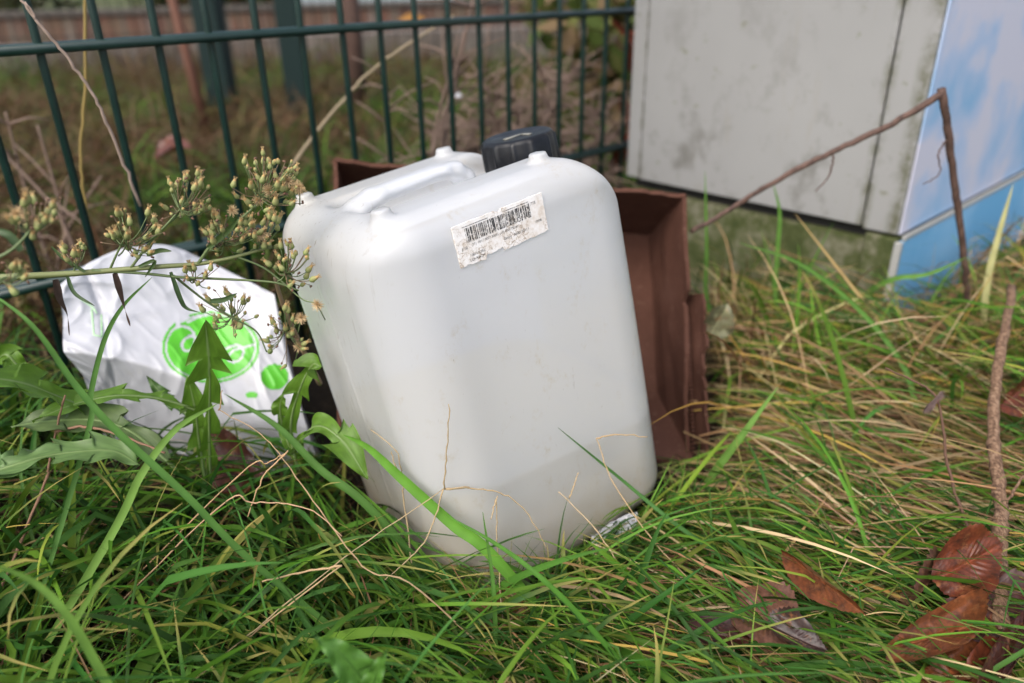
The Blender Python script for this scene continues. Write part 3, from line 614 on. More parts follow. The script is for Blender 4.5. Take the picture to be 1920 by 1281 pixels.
# along the box's right side and plinth: taller fresh blades
n = 900; x, y = cluster(n, .21, .95, .66, 1.05, 90, .02)
parts.append(blades(x, y, U(.06, .20, n), U(.0024, .0048, n), U(0, 2*pi, n), rad(U(45, 85, n)), rad(U(-50, 60, n)), U(-.6, .6, n), pal(n, GREENS, [3, 3, 6, 2, 1]), U(0, .01, n), S=9, keep=.22))
n = 420; x, y = cluster(n, .40, .95, .5, 1.0, 50, .02)
parts.append(blades(x, y, U(.06, .18, n), U(.0022, .0045, n), rng.normal(2.4, .8, n), rad(U(25, 65, n)), rad(U(-40, 30, n)), U(-.6, .6, n), pal(n, GREENS, [3, 3, 6, 2, 1]), U(0, .02, n), S=9))
n = 420; x, y = cluster(n, .30, .95, .42, .90, 60, .015)
parts.append(blades(x, y, U(.16, .32, n), U(.002, .0042, n), rng.normal(2.45, .45, n)-pi*(rng.random(n) < .3), rad(U(22, 60, n)), rad(U(-40, 5, n)), U(-.5, .5, n), pal(n, GREENS, [3, 3, 6, 3, 1]), U(0, .02, n), S=11, keep=.15, tipc=(.35, .28, .09)))
# behind bag / foot of the fence
n = 1500; x, y = area(n, -.75, .2, .62, 1.25)
parts.append(blades(x, y, U(.04, .12, n), U(.0018, .0038, n), U(0, 2*pi, n), rad(U(20, 80, n)), rad(U(-40, 50, n)), U(-.8, .8, n), pal(n, GREENS, GW), U(0, .01, n), S=6))
n = 9000; x, y = area(n, -1.5, 1.9, -.5, 1.7); k = ((x < -.6) | (x > .93) | (y < .24)) & (((np.stack([x, y, 0*x], 1)-FP)@FN < -.02) | (x > .75)); x, y = x[k], y[k]; n = len(x)   # the verge round about
parts.append(blades(x, y, U(.05, .15, n), U(.002, .0045, n), U(0, 2*pi, n), rad(U(15, 70, n)), rad(U(-30, 30, n)), U(-.7, .7, n), pal(n, GREENS+STRAWS, [3, 3, 2, 1, 3, 1, 1, 1, .5, 1]), U(0, .01, n), S=6, tipc=(.32, .26, .08)))
merge('grass', parts, GM, 'green grass tangled round the jerrycan and the bag', 'grass')
parts = []
n = 7000; x, y = cluster(n, .12, .95, .30, 1.02, 520, .018)
parts.append(blades(x, y, U(.08, .24, n), U(.0009, .0026, n), rng.normal(-.62, .32, n)+pi*(rng.random(n) < .5), rad(U(0, 26, n)), rad(U(-12, 3, n)), U(-.3, .3, n), pal(n, STRAWS, SW), U(.0, .042, n), S=7))
n = 420; x, y = area(n, -.6, .12, .26, .62)
parts.append(blades(x, y, U(.05, .15, n), U(.0007, .0018, n), U(0, 2*pi, n), rad(U(5, 55, n)), rad(U(-25, 20, n)), U(-.6, .6, n), pal(n, STRAWS, [3, 1, 4, 1, 5]), U(0, .03, n), S=7))
n = 1500; x, y = area(n, -.08, .4, .26, .48)
parts.append(blades(x, y, U(.06, .16, n), U(.0007, .0017, n), rng.normal(-.75, .5, n), rad(U(5, 38, n)), rad(U(-25, 8, n)), U(-.4, .4, n), pal(n, STRAWS, SW), U(0, .035, n), S=7, keep=.05))
n = 1500; x, y = area(n, .24, .95, .66, 1.1)
parts.append(blades(x, y, U(.08, .24, n), U(.001, .0026, n), U(0, 2*pi, n), rad(U(15, 70, n)), rad(U(-20, 50, n)), U(-.4, .4, n), pal(n, STRAWS, SW), U(0, .02, n), S=7, keep=.14))
n = 420; x, y = cluster(n, .28, .95, .42, .90, 60, .015)
parts.append(blades(x, y, U(.14, .32, n), U(.0011, .0026, n), rng.normal(2.45, .5, n)-pi*(rng.random(n) < .35), rad(U(15, 50, n)), rad(U(-30, 5, n)), U(-.4, .4, n), pal(n, STRAWS, SW), U(0, .02, n), S=10, keep=.12))
merge('dry_grass', parts, SM, 'straw coloured dry grass combed flat to the right of the jerrycan', 'dry grass')
# beyond the fence
parts = []; n = 26000; y = U(.0, 1, n)**1.2*3.4+.85; x = U(-1.1, .75, n)*y*1.15; fr_ = (np.stack([x, y, 0*x], 1)-FP)@FN; k = fr_ > .06; x, y = x[k], y[k]; n = len(x)
bn = np.clip((vnoise(x, y, 3.0, 4)-.5)*3+.08+.42*np.clip((x+.25)*1.5, -1, 1), 0, 1); cc = np.where((rng.random(n) < bn)[:, None], pal(n, [(.045, .090, .010), (.07, .125, .014), (.028, .058, .009)], [3, 2, 2]), pal(n, [(.12, .08, .04), (.07, .036, .018), (.09, .075, .024)], [3, 4, 2]))
parts.append(blades(x, y, U(.05, .16, n)*(1+.2*y), U(.0025, .006, n), U(0, 2*pi, n), rad(U(15, 80, n)), rad(U(-40, 45, n)), U(-.8, .8, n), cc, 0*x, S=4, check=False))
merge('rough_grass', parts, GM, 'rough patchy grass beyond the green wire fence', 'grass')
# ---- single blades and stalks placed one by one
def front(x, y, d, gap=.006):      # the point on that sight line, at most just in front of the jerrycan's skin
    p = PP(x, y, d); v = p-CO; ts = np.linspace(.3, 1.0, 240); q = CO+v*ts[:, None]; f = sd_base(*cl(q).T); k = np.argmax(f < gap)
    return q[max(k-1, 0)] if f[k] < gap else p
def rooted(p):             # carry the lower end down into the soil
    p = list(p); a, b = (p[0], p[1]); d = nrm((a-b)*np.array([1, 1, 0])+np.array([0, 0, -.3])*np.linalg.norm(a-b))
    h = a[2]-float(gz(a[0], a[1])); return [a+d*max(h, .01)*1.1*np.array([1, 1, 0])-np.array([0, 0, h+.004])]+p if h > 0 else p
def ribbon(mb, pts, w, col, tipcol=None, n=8, fold=.3, roll=0., root=False):
    pts = [front(*p) for p in pts]; pts = spline(rooted(pts) if root else pts, n); m = len(pts); V = []; C = []
    for k, p in enumerate(pts):
        t = k/(m-1); d = nrm(pts[min(k+1, m-1)]-pts[max(k-1, 0)]); v = nrm(CO-p); s = nrm(np.cross(d, v)); nn2 = np.cross(s, d); s = s*cos(roll*t)+nn2*sin(roll*t)
        hw = w/2*min(1, .6+t*2)*(1-t**4)**.9+.00012; c = np.array(col)*(1+.08*sin(k*1.7)); c = c if tipcol is None else c*(1-max(0, t-.6)*2.5)+np.array(tipcol)*max(0, t-.6)*2.5
        V += [p-s*hw+nn2*hw*fold, p-nn2*hw*.1, p+s*hw+nn2*hw*fold]; C += [c, c*1.15, c]
    F = [(k*3+j, k*3+j+1, k*3+j+4, k*3+j+3) for k in range(m-1) for j in (0, 1)]
    o = len(mb.V); mb.V += [tuple(v) for v in V]; mb.F += [tuple(i+o for i in f) for f in F]; mb.C += [tuple(c) for c in C]
def one_blade(label, pts, w, col=(.085, .18, .035), tip=None, roll=0.):
    m = MB(); ribbon(m, pts, w, col, tip, roll=roll, root=True); o = mesh('grass_blade', m.V, m.F, GM, None, True, np.array(m.C)); return tag(o, label, 'grass blade', 'single long grass blades')
one_blade('broad pale green blade rising to the right beyond the jerrycan foot', [(1285, 985, .56), (1330, 900, .56), (1385, 825, .555), (1460, 724, .55)], .0070, (.13, .25, .05), (.14, .26, .06))
one_blade('thin dark green blade slanting down across the lower right of the jerrycan', [(1520, 1150, .40), (1400, 1075, .425), (1270, 985, .45), (1160, 895, .475), (1046, 802, .49)], .0034, (.05, .13, .03))
one_blade('wide bright green blade against the lower left edge of the jerrycan', [(930, 1050, .40), (850, 985, .415), (750, 895, .435), (690, 840, .45), (643, 815, .46)], .0078, (.09, .22, .025), roll=.7)
one_blade('green blade crossing in front of the jerrycan base, lower right end blurred', [(1110, 1180, .335), (1010, 1080, .35), (930, 1020, .37), (835, 965, .39)], .0030, (.055, .15, .018))
one_blade('long blurred green blade running down from the left edge past the bag', [(480, 1060, .38), (350, 930, .385), (210, 800, .39), (140, 720, .395), (60, 610, .40), (-30, 540, .41)], .0042, (.075, .17, .035))
one_blade('upright green blade in front of the left part of the bag', [(160, 830, .44), (170, 740, .455), (195, 640, .47), (230, 575, .48), (285, 520, .49)], .0034, (.075, .165, .035))
one_blade('arching yellow green blade below the upright lobed leaf', [(205, 1010, .39), (265, 890, .41), (330, 805, .43), (408, 757, .45)], .0050, (.14, .25, .05))
one_blade('broad dark green blade running down right from the lobed leaf', [(700, 960, .45), (600, 880, .47), (520, 800, .49), (420, 738, .51)], .0058, (.06, .14, .025))
one_blade('out of focus yellow green blade at the lower left corner', [(230, 1340, .27), (200, 1281, .27), (130, 1160, .27), (60, 1090, .27), (-40, 1050, .26)], .0042, (.15, .27, .05))
one_blade('yellowing blade lying low along the bottom edge at the right', [(1270, 1285, .34), (1430, 1240, .345), (1600, 1222, .35), (1740, 1222, .35), (1850, 1208, .35)], .0040, (.14, .26, .04), (.42, .36, .05))
one_blade('long green blade bending over the brown leaves at the bottom right', [(1500, 1262, .34), (1600, 1215, .355), (1700, 1205, .36), (1780, 1225, .355), (1815, 1300, .34)], .0052, (.08, .18, .035))
one_blade('bright green blade beside the plinth reaching up over the blue side', [(1640, 560, .84), (1632, 545, .83), (1680, 522, .80), (1740, 514, .78), (1815, 482, .76)], .0062, (.11, .23, .045))
one_blade('long green blade leaning up left from the grass before the plinth', [(1720, 770, .64), (1690, 680, .68), (1610, 580, .72), (1500, 495, .75), (1385, 455, .77)], .0052, (.075, .17, .03))
one_blade('upright fresh blade in front of the cabinet door base', [(1455, 560, .86), (1458, 470, .86), (1462, 400, .86), (1450, 345, .86)], .0050, (.10, .22, .04))
one_blade('second green blade standing left of the cabinet plinth', [(1325, 560, .86), (1325, 470, .86), (1322, 320, .86)], .0045, (.10, .22, .04))
one_blade('straight straw stem slanting across the mossy plinth', [(1680, 640, .76), (1600, 540, .78), (1490, 400, .80)], .0036, (.42, .30, .13))
one_blade('thick pale straw stem standing at the right edge before the blue plinth', [(1850, 540, .80), (1870, 450, .80), (1900, 345, .80)], .0070, (.42, .40, .18))
one_blade('thin green blade arching to the right near the leaf at the bottom', [(930, 1240, .35), (925, 1100, .365), (905, 960, .38)], .0030, (.07, .16, .03))
def stalk(label, segs, col=(.38, .285, .165), w=.00045):
    m = MB()
    for si, pts in enumerate(segs):
        p = [front(*q) for q in pts]; p = spline(rooted(p) if si == 0 else p, 7); nn3 = len(p)
        for k in range(nn3): p[k] = p[k]+rng.normal(0, .00028, 3)
        m.tube(p, [w*(1.15-.5*k/nn3)*(1+.35*(k % 2)) for k in range(nn3)], 5, col)
    o = m.build('seed_stalk', SM, None, True, True); return tag(o, label, 'seed stalk', 'dry grass seed stalks')
stalk('dry finger grass stalk with three thin spikes crossing the foot of the jerrycan', [[(350, 1290, .33), (480, 1180, .35), (640, 1050, .385), (832, 917, .43)], [(832, 917, .43), (838, 840, .435), (842, 758, .44)], [(832, 917, .43), (905, 918, .43), (960, 935, .43), (1000, 980, .425), (1026, 1030, .42)], [(832, 917, .43), (805, 1000, .41), (765, 1050, .40), (722, 1087, .39)], [(832, 917, .43), (880, 913, .43)]])
stalk('brown hooked seed spike against the lower left of the jerrycan', [[(762, 975, .435), (754, 900, .44), (742, 845, .445), (695, 806, .45)], [(754, 905, .44), (744, 880, .44), (733, 846, .443)]])
stalk('pale seed stalk bent at the right foot of the jerrycan', [[(1330, 1130, .40), (1230, 1020, .43), (1150, 905, .46), (1118, 822, .48)], [(1118, 822, .48), (1160, 815, .48), (1215, 820, .48)]], (.40, .28, .15))
stalk('two finger dry stalk standing before the liquid line of the jerrycan', [[(1160, 1060, .42), (1110, 985, .44), (1048, 922, .46)], [(1068, 935, .455), (1078, 905, .455), (1084, 886, .455)]], (.46, .34, .2))
stalk('single upright dry spike rising before the foot of the jerrycan', [[(935, 1065, .40), (931, 1000, .41), (931, 930, .42)], [(931, 935, .42), (920, 975, .41)]])
stalk('zigzag pinkish seed stalk below the lobed leaf', [[(790, 1110, .36), (690, 1070, .37), (620, 985, .39), (545, 880, .42), (490, 815, .435), (411, 770, .45)], [(411, 770, .45), (417, 733, .455)]], (.33, .23, .13))
stalk('forked tan stalk crossing the grass left of the jerrycan', [[(443, 895, .42), (500, 870, .42), (540, 846, .42)], [(540, 846, .42), (490, 900, .41), (465, 970, .40)]], (.42, .27, .15))
stalk('long straight straw running up right across the bottom grass', [[(350, 1285, .34), (470, 1190, .35), (640, 1060, .37)], [(640, 1060, .37), (560, 1075, .37), (490, 1090, .36)]], (.42, .29, .16), .0006)
stalk('curved seed stalk over the grass between bag and jerrycan foot', [[(405, 955, .40), (470, 943, .40), (530, 945, .40), (590, 960, .395), (640, 1005, .385)]], (.44, .28, .17))
stalk('red brown stalk standing among the wide leaves at the left', [[(75, 930, .44), (90, 880, .45), (100, 830, .455), (122, 742, .46)], [(105, 810, .455), (160, 800, .45), (230, 818, .44), (310, 850, .43)]], (.22, .13, .085), .0009)
stalk('thin straw arching over the bottom right leaves', [[(1460, 1260, .36), (1520, 1210, .365), (1640, 1150, .37), (1780, 1180, .365), (1850, 1290, .35)]], (.5, .38, .18))
stalk('dark wiry stem with a shrivelled leaf at the right', [[(1800, 945, .46), (1775, 860, .48), (1768, 800, .49), (1755, 745, .50), (1715, 715, .51), (1660, 690, .52)]], (.12, .07, .05), .0010)
# ================================================================== LOBED WEEDS
LEAFM = mat('leaf', rough=.45, spec=.4, vcol=True, trans=.35)
def lobed_leaf(m, pts, W, nl=5, amp=.75, col=(.090, .18, .018), rib=(.20, .29, .10), cup=.25, nrmv=None, tipw=.82, wav=.002, seed=0):
    W = W*.86
    c = spline([P(*p) if len(p) == 3 else np.array(p) for p in pts], 22); M_ = len(c)-1; nA = 10; V = []; C = []; L = sum(np.linalg.norm(c[k+1]-c[k]) for k in range(M_))
    fr_ = []
    for k in range(M_+1):
        d = nrm(c[min(k+1, M_)]-c[max(k-1, 0)]); v = nrm(CO-c[k]) if nrmv is None else nrm(nrmv); s = nrm(np.cross(d, v)); fr_.append((s, np.cross(s, d), d))
    for k in range(M_+1):
        t = k/M_
        for side in (-1, 1):
            ph = ((1-t)*nl*(1+.1*sin(seed+side))+(.12 if side > 0 else 0)+seed*.37); f = ph % 1; env = (.30+.9*t)*min(1, (1-t)*(nl*1.0)+.0)*min(1, .25+t*4)
            if (1-t)*nl < 1: f = (1-t)*nl; w = W*tipw*(f**.85)
            else: w = W*env*((1-amp)+amp*(f**1.2))*(1+.25*sin(ph*5+seed+side*2))
            for a in range(1, nA+1):
                r = a/nA; back = -(w*r)*.55*f; s, n_, d = fr_[k]
                p = c[k]+s*side*w*r+d*back*1.0+n_*(cup*w*r*r+wav*sin(9*t*pi+side+seed)*r*r)
                V.append(p); g = vnoise(np.array([t*30+seed]), np.array([side*r*8.]), 1, seed)[0]; C.append(tuple(np.array(col)*(.85+.4*g)))
        V.append(c[k]+fr_[k][1]*.0003); C.append(rib)
    st = 2*nA+1; F = []
    for k in range(M_):
        b = k*st; e = b+st
        for si in (0, 1):
            o = si*nA; F.append((b+2*nA, b+o, e+o, e+2*nA) if si else (b+o, b+2*nA, e+2*nA, e+o))
            for a in range(nA-1): F.append((b+o+a, b+o+a+1, e+o+a+1, e+o+a) if si else (b+o+a+1, b+o+a, e+o+a, e+o+a+1))
    o = len(m.V); m.V += [tuple(v) for v in V]; m.F += [tuple(i+o for i in f) for f in F]; m.C += C
    m.tube([c[k]+fr_[k][1]*-.0003 for k in range(0, M_+1, 3)], [.0013*(1-.8*k/M_) for k in range(0, M_+1, 3)], 6, rib)
def plant(name, base, label, cat, leaves, group=None):
    e = empty(name, base, label, cat, group or ('lobed green weeds' if cat == 'dandelion' else None))
    for kw in leaves:
        m = MB(); lobed_leaf(m, **kw); o = mesh('leaf', m.V, m.F, LEAFM, e, True, np.array(m.C))
    return e
plant('dandelion', P(392, 900, .50), 'upright deeply lobed green leaf standing before the bag print', 'dandelion', [
    dict(pts=[(395, 905, .50), (392, 800, .495), (393, 700, .485), (385, 602, .475)], W=.0200, nl=4.6, amp=.90, seed=1, cup=.1, tipw=.95),
    dict(pts=[(385, 900, .50), (372, 820, .50), (366, 770, .50), (352, 706, .50)], W=.0165, nl=3.6, amp=.7, seed=3, cup=.1)])
plant('dandelion', P(565, 880, .50), 'lobed green weed between the bag and the left edge of the jerrycan', 'dandelion', [
    dict(pts=[(556, 880, .50), (545, 800, .50), (562, 730, .49), (585, 685, .49), (602, 688, .485)], W=.015, nl=4, amp=.7, seed=2),
    dict(pts=[(545, 850, .50), (590, 800, .475), (640, 825, .46), (690, 900, .445)], W=.020, nl=3.2, amp=.6, seed=5, nrmv=(0, -.5, 1)),
    dict(pts=[(560, 880, .50), (530, 800, .51), (525, 760, .51), (532, 740, .51)], W=.010, nl=3, amp=.6, seed=4)])
plant('dandelion', P(60, 960, .48), 'rosette of broad pale veined leaves spread at the left edge below the bag', 'dandelion', [
    dict(pts=[(-60, 705, .43), (40, 718, .45), (130, 752, .47), (230, 790, .49)][::-1], W=.023, nl=3.5, amp=.5, seed=6, nrmv=(0, -.45, 1)),
    dict(pts=[(380, 772, .50), (300, 748, .49), (220, 742, .48), (140, 758, .47), (60, 790, .455)], W=.014, nl=4, amp=.55, seed=7, nrmv=(0, -.3, 1)),
    dict(pts=[(330, 880, .45), (250, 812, .46), (180, 788, .465), (90, 790, .46), (20, 800, .455)], W=.022, nl=3, amp=.35, col=(.10, .15, .05), seed=8, nrmv=(0, -.3, 1)),
    dict(pts=[(-70, 905, .39), (40, 868, .405), (120, 850, .42), (210, 846, .43), (262, 872, .43)], W=.019, nl=3, amp=.55, col=(.12, .20, .06), seed=9, nrmv=(0, -.3, 1)),
    dict(pts=[(120, 830, .45), (60, 860, .42), (0, 885, .40), (-60, 920, .38)], W=.024, nl=2.6, amp=.55, col=(.11, .19, .06), seed=10, nrmv=(0, -.4, 1)),
    dict(pts=[(90, 700, .53), (40, 690, .52), (10, 665, .52), (-20, 690, .52)], W=.014, nl=2.5, amp=.5, seed=11),
    dict(pts=[(380, 800, .53), (330, 760, .54), (300, 735, .545), (275, 705, .55)], W=.009, nl=2.6, amp=.5, seed=12, col=(.05, .11, .02))])
plant('low_weed', P(680, 1330, .27), 'blurred green leaves poking up at the bottom edge near the camera', 'weed', [
    dict(pts=[(700, 1310, .265), (670, 1265, .265), (632, 1222, .265), (590, 1196, .265)], W=.015, nl=1.6, amp=.3, seed=13, col=(.07, .17, .025), rib=(.08, .19, .03)),
    dict(pts=[(690, 1320, .265), (700, 1275, .265), (725, 1218, .265)], W=.010, nl=1.6, amp=.3, seed=14, col=(.07, .17, .025), rib=(.08, .19, .03))])
# ================================================================== FLOWERING WEED
STEM = mat('stem', rough=.6, vcol=True); HEADM = mat('flower_bud', rough=.7, spec=.3, vcol=True, trans=.2)
FB = empty('flowering_weed', P(-40, 530, .44), 'branching weed with green buds and tan tufts leaning in from the left', 'flowering weed')
def budmesh(kind):
    m = MB(); n = 7; rows_ = []; prof = {0: [(0, .0006), (.0006, .0016), (.002, .0021), (.004, .0018), (.0052, .0013), (.0062, .0012), (.0072, .0006)], 1: [(0, .0005), (.0006, .0012), (.0015, .0015), (.003, .0013), (.0038, .0008), (.0043, .0003)]}[kind]
    for i, (z, r) in enumerate(prof):
        for k in range(n):
            a = 2*pi*k/n; rr = r*(1+.12*((k+i) % 2)); m.V.append((rr*cos(a), rr*sin(a), z)); g = z/prof[-1][0]
            m.C.append(tuple(np.array((.20, .27, .09))*(1-g)*1.0+np.array((.42, .36, .16))*g) if g < .8 else (.48, .30, .12))
    for i in range(len(prof)-1):
        for k in range(n): a = i*n+k; b = i*n+(k+1) % n; m.F.append((a, b, b+n, a+n))
    m.F.append(tuple(range((len(prof)-1)*n, len(prof)*n)))
    if kind == 0:
        for k in range(8):
            a = 2*pi*k/8; m.tube([(0, 0, .005), (.0011*cos(a), .0011*sin(a), .0078), (.0015*cos(a), .0015*sin(a), .0088)], .00022, 3, (.50, .36, .18), False)
    me = bpy.data.meshes.new('flower_bud'); me.from_pydata(m.V, [], m.F); a = me.color_attributes.new('Col', 'FLOAT_COLOR', 'POINT')
    for i, c in enumerate(m.C): a.data[i].color = (*c, 1)
    me.materials.append(HEADM); me.polygons.foreach_set('use_smooth', [True]*len(me.polygons)); return me
def puffmesh():
    m = MB()
    for k in range(110):
        z = rng.uniform(-.35, 1); a = rng.uniform(0, 2*pi); s = sqrt(1-z*z); L = rng.uniform(.0038, .0058); d = np.array([s*cos(a), s*sin(a), z]); m.tube([d*.0008, d*L*.6, d*L], [.0002, .00016, .0001], 3, (.62, .46, .26), False)
    for k in range(6): a = k; m.tube([(0, 0, 0), (.002*cos(a), .002*sin(a), -.002)], .0006, 4, (.3, .2, .1), False)
    me = bpy.data.meshes.new('seed_head'); me.from_pydata(m.V, [], m.F); a = me.color_attributes.new('Col', 'FLOAT_COLOR', 'POINT')
    for i, c in enumerate(m.C): a.data[i].color = (*c, 1)
    me.materials.append(HEADM); return me
BM = [budmesh(0), budmesh(1)]; PM = puffmesh(); stm = MB(); FBI = Matrix.Translation(-Vector(FB.location))
def head(me, p, d, s, name):
    o = bpy.data.objects.new(name, me); COL.objects.link(o); o.parent = FB; o.matrix_parent_inverse = FBI; o.location = Vector(p)
    o.rotation_euler = Vector(d).to_track_quat('Z', 'Y').to_euler(); o.scale = (s, s, s)
SC_ = (.10, .14, .05); SB_ = (.16, .11, .06)
def st_line(pts, r0_, r1_, col=SC_):
    p = spline([P(*q) for q in pts], 8); k = len(p); stm.tube(p, [r0_+(r1_-r0_)*i/k for i in range(k)], 6, col); return p
st_line([(-60, 525, .435), (27, 519, .44), (120, 514, .45), (200, 508, .455), (300, 500, .46), (371, 495, .465), (440, 482, .47), (510, 462, .475)], .0024, .0010, (.15, .17, .06))
sa = P(-60, 525, .435); stm.tube(spline([(-.60, .36, -.03), (-.55, .38, .07), (-.46, .41, .155), sa], 8), [.0034]*8+[.0030]*8+[.0025]*9, 7, (.15, .17, .06))
for q_ in ((-40, 500, .36), (-60, 560, .36)): stm.tube(spline([(-.46, .41, .155), ((np.array((-.46, .41, .155))+P(*q_))/2+[0, 0, .008]), P(*q_)], 6), .0011, 5, SC_)
st_line([(172, 507, .453), (260, 512, .458), (340, 520, .463), (430, 524, .468), (515, 530, .47), (560, 545, .47)], .0011, .0006)
st_line([(371, 495, .465), (400, 455, .465), (440, 420, .468), (480, 385, .47), (515, 350, .472)], .0012, .0006)
st_line([(245, 503, .457), (285, 450, .46), (312, 422, .46), (345, 385, .462)], .0010, .0006)
st_line([(205, 508, .456), (222, 470, .456), (240, 435, .457)], .0008, .0005)
st_line([(326, 517, .462), (360, 545, .47), (395, 571, .475), (440, 598, .48), (481, 622, .485), (500, 660, .485)], .0009, .0005)
st_line([(440, 480, .47), (490, 500, .472), (525, 525, .472), (565, 560, .465), (590, 568, .46)], .0008, .0004)
st_line([(-40, 500, .36), (20, 470, .365), (60, 430, .37)], .0010, .0006)
st_line([(-60, 560, .36), (-10, 530, .365), (12, 520, .37)], .0009, .0006)
st_line([(600, 720, .53), (560, 640, .515), (530, 570, .505), (515, 520, .50)], .0022, .0012, SB_)
CLS = [((62, 412), (46, 38), 18, .372, (40, 450)), ((18, 525), (26, 36), 6, .37, (-10, 530)), ((148, 478), (30, 20), 12, .452, (135, 512)), ((250, 440), (48, 46), 28, .457, (222, 480)), ((355, 372), (50, 48), 34, .462, (318, 418)), ((500, 345), (66, 54), 52, .471, (470, 395)),
       ((432, 440), (52, 44), 40, .468, (405, 470)), ((500, 440), (42, 36), 22, .47, (470, 470)), ((548, 502), (40, 44), 24, .468, (520, 528)), ((430, 592), (48, 40), 26, .485, (440, 598)), ((375, 525), (38, 22), 10, .465, (350, 520)), ((535, 640), (32, 62), 22, .50, (535, 590))]
nb = 0; rest = MB()
for (cx, cy), (rx, ry), n, Y_, at in CLS:
    hub = (at[0]*.45+cx*.55, at[1]*.45+cy*.55); h3 = P(hub[0], hub[1], Y_); a3 = P(at[0], at[1], Y_); stm.tube(spline([a3, (a3+h3)/2+np.array([0, 0, -.001]), h3], 4), .0005, 4, SC_)
    for k in range(n):
        r = sqrt(rng.random()); a = rng.uniform(0, 2*pi); q = (cx+rx*r*cos(a), cy+ry*r*sin(a)); p = P(q[0], q[1], Y_+rng.normal(0, .008))
        d = nrm((p-h3)*.6+np.array([rng.normal(0, .006), rng.normal(0, .006), .012])); mid = (h3+p)/2+np.array([0, 0, -.0025]); stm.tube(spline([h3, mid, p], 4), .00032, 4, SC_ if rng.random() < .7 else SB_)
        if rng.random() < .5:
            b3 = p+rng.normal(0, .004, 3)+np.array([0, 0, .001]); stm.tube([mid, b3], .00025, 3, SB_); stm.tube([b3, b3+nrm(rng.normal(0, 1, 3))*.002], .0007, 4, (.14, .07, .04))
        sc_ = rng.uniform(.62, .98)
        if rng.random() < .30 and nb < 98: head(BM[0] if rng.random() < .75 else BM[1], p, d, sc_, 'flower_bud'); nb += 1
        else:              # past a hundred: the rest of the small buds in one part
            me_ = BM[0] if rng.random() < .6 else BM[1]; mt_ = Vector(d).to_track_quat('Z', 'Y').to_matrix(); o_ = len(rest.V)
            rest.V += [tuple(p+np.array(mt_ @ v.co)*sc_) for v in me_.vertices]; rest.F += [tuple(i+o_ for i in f.vertices) for f in me_.polygons]; rest.C += [tuple(c.color[:3]) for c in me_.color_attributes[0].data]
for x_, y_, Y_, s_ in [(490, 437, .466, 1.15), (595, 572, .458, .85), (565, 597, .458, .85), (562, 352, .47, 1.0), (506, 358, .47, 1.), (484, 376, .47, .8), (540, 340, .47, .8), (262, 458, .457, .7), (435, 395, .468, .8), (32, 403, .37, 1.05), (560, 650, .50, .9), (70, 600, .0, 0), (440, 608, .485, .8)]:
    if Y_: p = P(x_, y_, Y_); head(PM, p, nrm((rng.normal(0, .5), -.6, rng.normal(.2, .5))), s_, 'seed_head'); stm.tube([p, p+np.array([rng.normal(0, .006), .003, -.012])], .0004, 4, SC_)
stm.build('stem', STEM, FB, True, True); tag(mesh('bud_cluster', rest.V, rest.F, HEADM, FB, True, np.array(rest.C)), kind='stuff')
def fleaf(pts, w, col, roll=0.):
    m = MB(); ribbon(m, pts, w, col, None, roll=roll, fold=.6); o = mesh('leaf', m.V, m.F, LEAFM, FB, True, np.array(m.C))
fleaf([(104, 524, .45), (112, 560, .448), (126, 590, .446), (130, 630, .445)], .0050, (.05, .03, .022), 2.2); fleaf([(215, 512, .456), (226, 550, .455), (236, 585, .455), (244, 612, .455)], .0045, (.07, .042, .032), 2.5)
fleaf([(125, 515, .45), (140, 550, .447), (178, 574, .445)], .0022, (.05, .09, .03)); fleaf([(320, 510, .462), (338, 560, .46), (350, 578, .46), (374, 586, .458)], .0030, (.05, .09, .03), 1.)
fleaf([(275, 478, .458), (300, 470, .457), (322, 471, .456)], .0030, (.06, .10, .03)); fleaf([(390, 465, .462), (425, 435, .46), (446, 412, .458)], .0036, (.06, .10, .03)); fleaf([(395, 565, .47), (420, 562, .466), (445, 550, .464)], .0034, (.05, .09, .03))
fleaf([(160, 510, .45), (120, 485, .45), (96, 462, .45)], .0022, (.06, .10, .03)); fleaf([(40, 470, .37), (15, 440, .37), (-20, 430, .37)], .0040, (.06, .10, .04)); fleaf([(260, 500, .457), (290, 490, .457), (272, 520, .457)], .0022, (.06, .10, .03))
# ================================================================== STICKS
def m_bark(nt, b, s):
    c = ramp(nt, noise(nt, 1, 7, .75, 'Object', .3, (500, 260, 70)), [(.35, (.03, .018, .012)), (.5, (.14, .082, .05)), (.68, (.30, .20, .13))]); nt.links.new(c, b.inputs['Base Color']); bump(nt, b, noise(nt, 1, 6, .7, 'Object', 0, (600, 300, 90)), .5, .0006)
BARK = mat('bark', rough=.85, spec=.2, nodes=m_bark)
def stick(name, label, segs, mt, n=10, kn=()):
    m = MB()
    for pts, r_ in segs:
        p = spline([PP(*q) for q in pts], 8); k = len(p); rr = [(r_[0]+(r_[1]-r_[0])*i/k)*(1+.04*sin(i*.7)+rng.normal(0, .025)) for i in range(k)]
        for q in kn:
            if len(p) > q: rr[q] *= 1.3
        m.tube([a+rng.normal(0, .0005, 3) for a in p], rr, n)
    return tag(m.build(name, mt), label, 'dry stem' if name == 'dry_weed' else 'stick', 'dry stems by the fence' if name == 'dry_weed' else None)
stick('dead_stick', 'pale brown woody stick standing at the right edge of the grass', [([(1880, 1345, -.015), (1876, 1200, -.030), (1871, 1080, -.042), (1876, 960, -.058), (1866, 850, -.075), (1865, 740, -.092), (1880, 640, -.110), (1898, 540, -.125)], (.0054, .0040)), ([(1872, 950, -.060), (1895, 930, -.066), (1925, 880, -.075)], (.0012, .0008))], BARK, 12, (14, 22, 33))
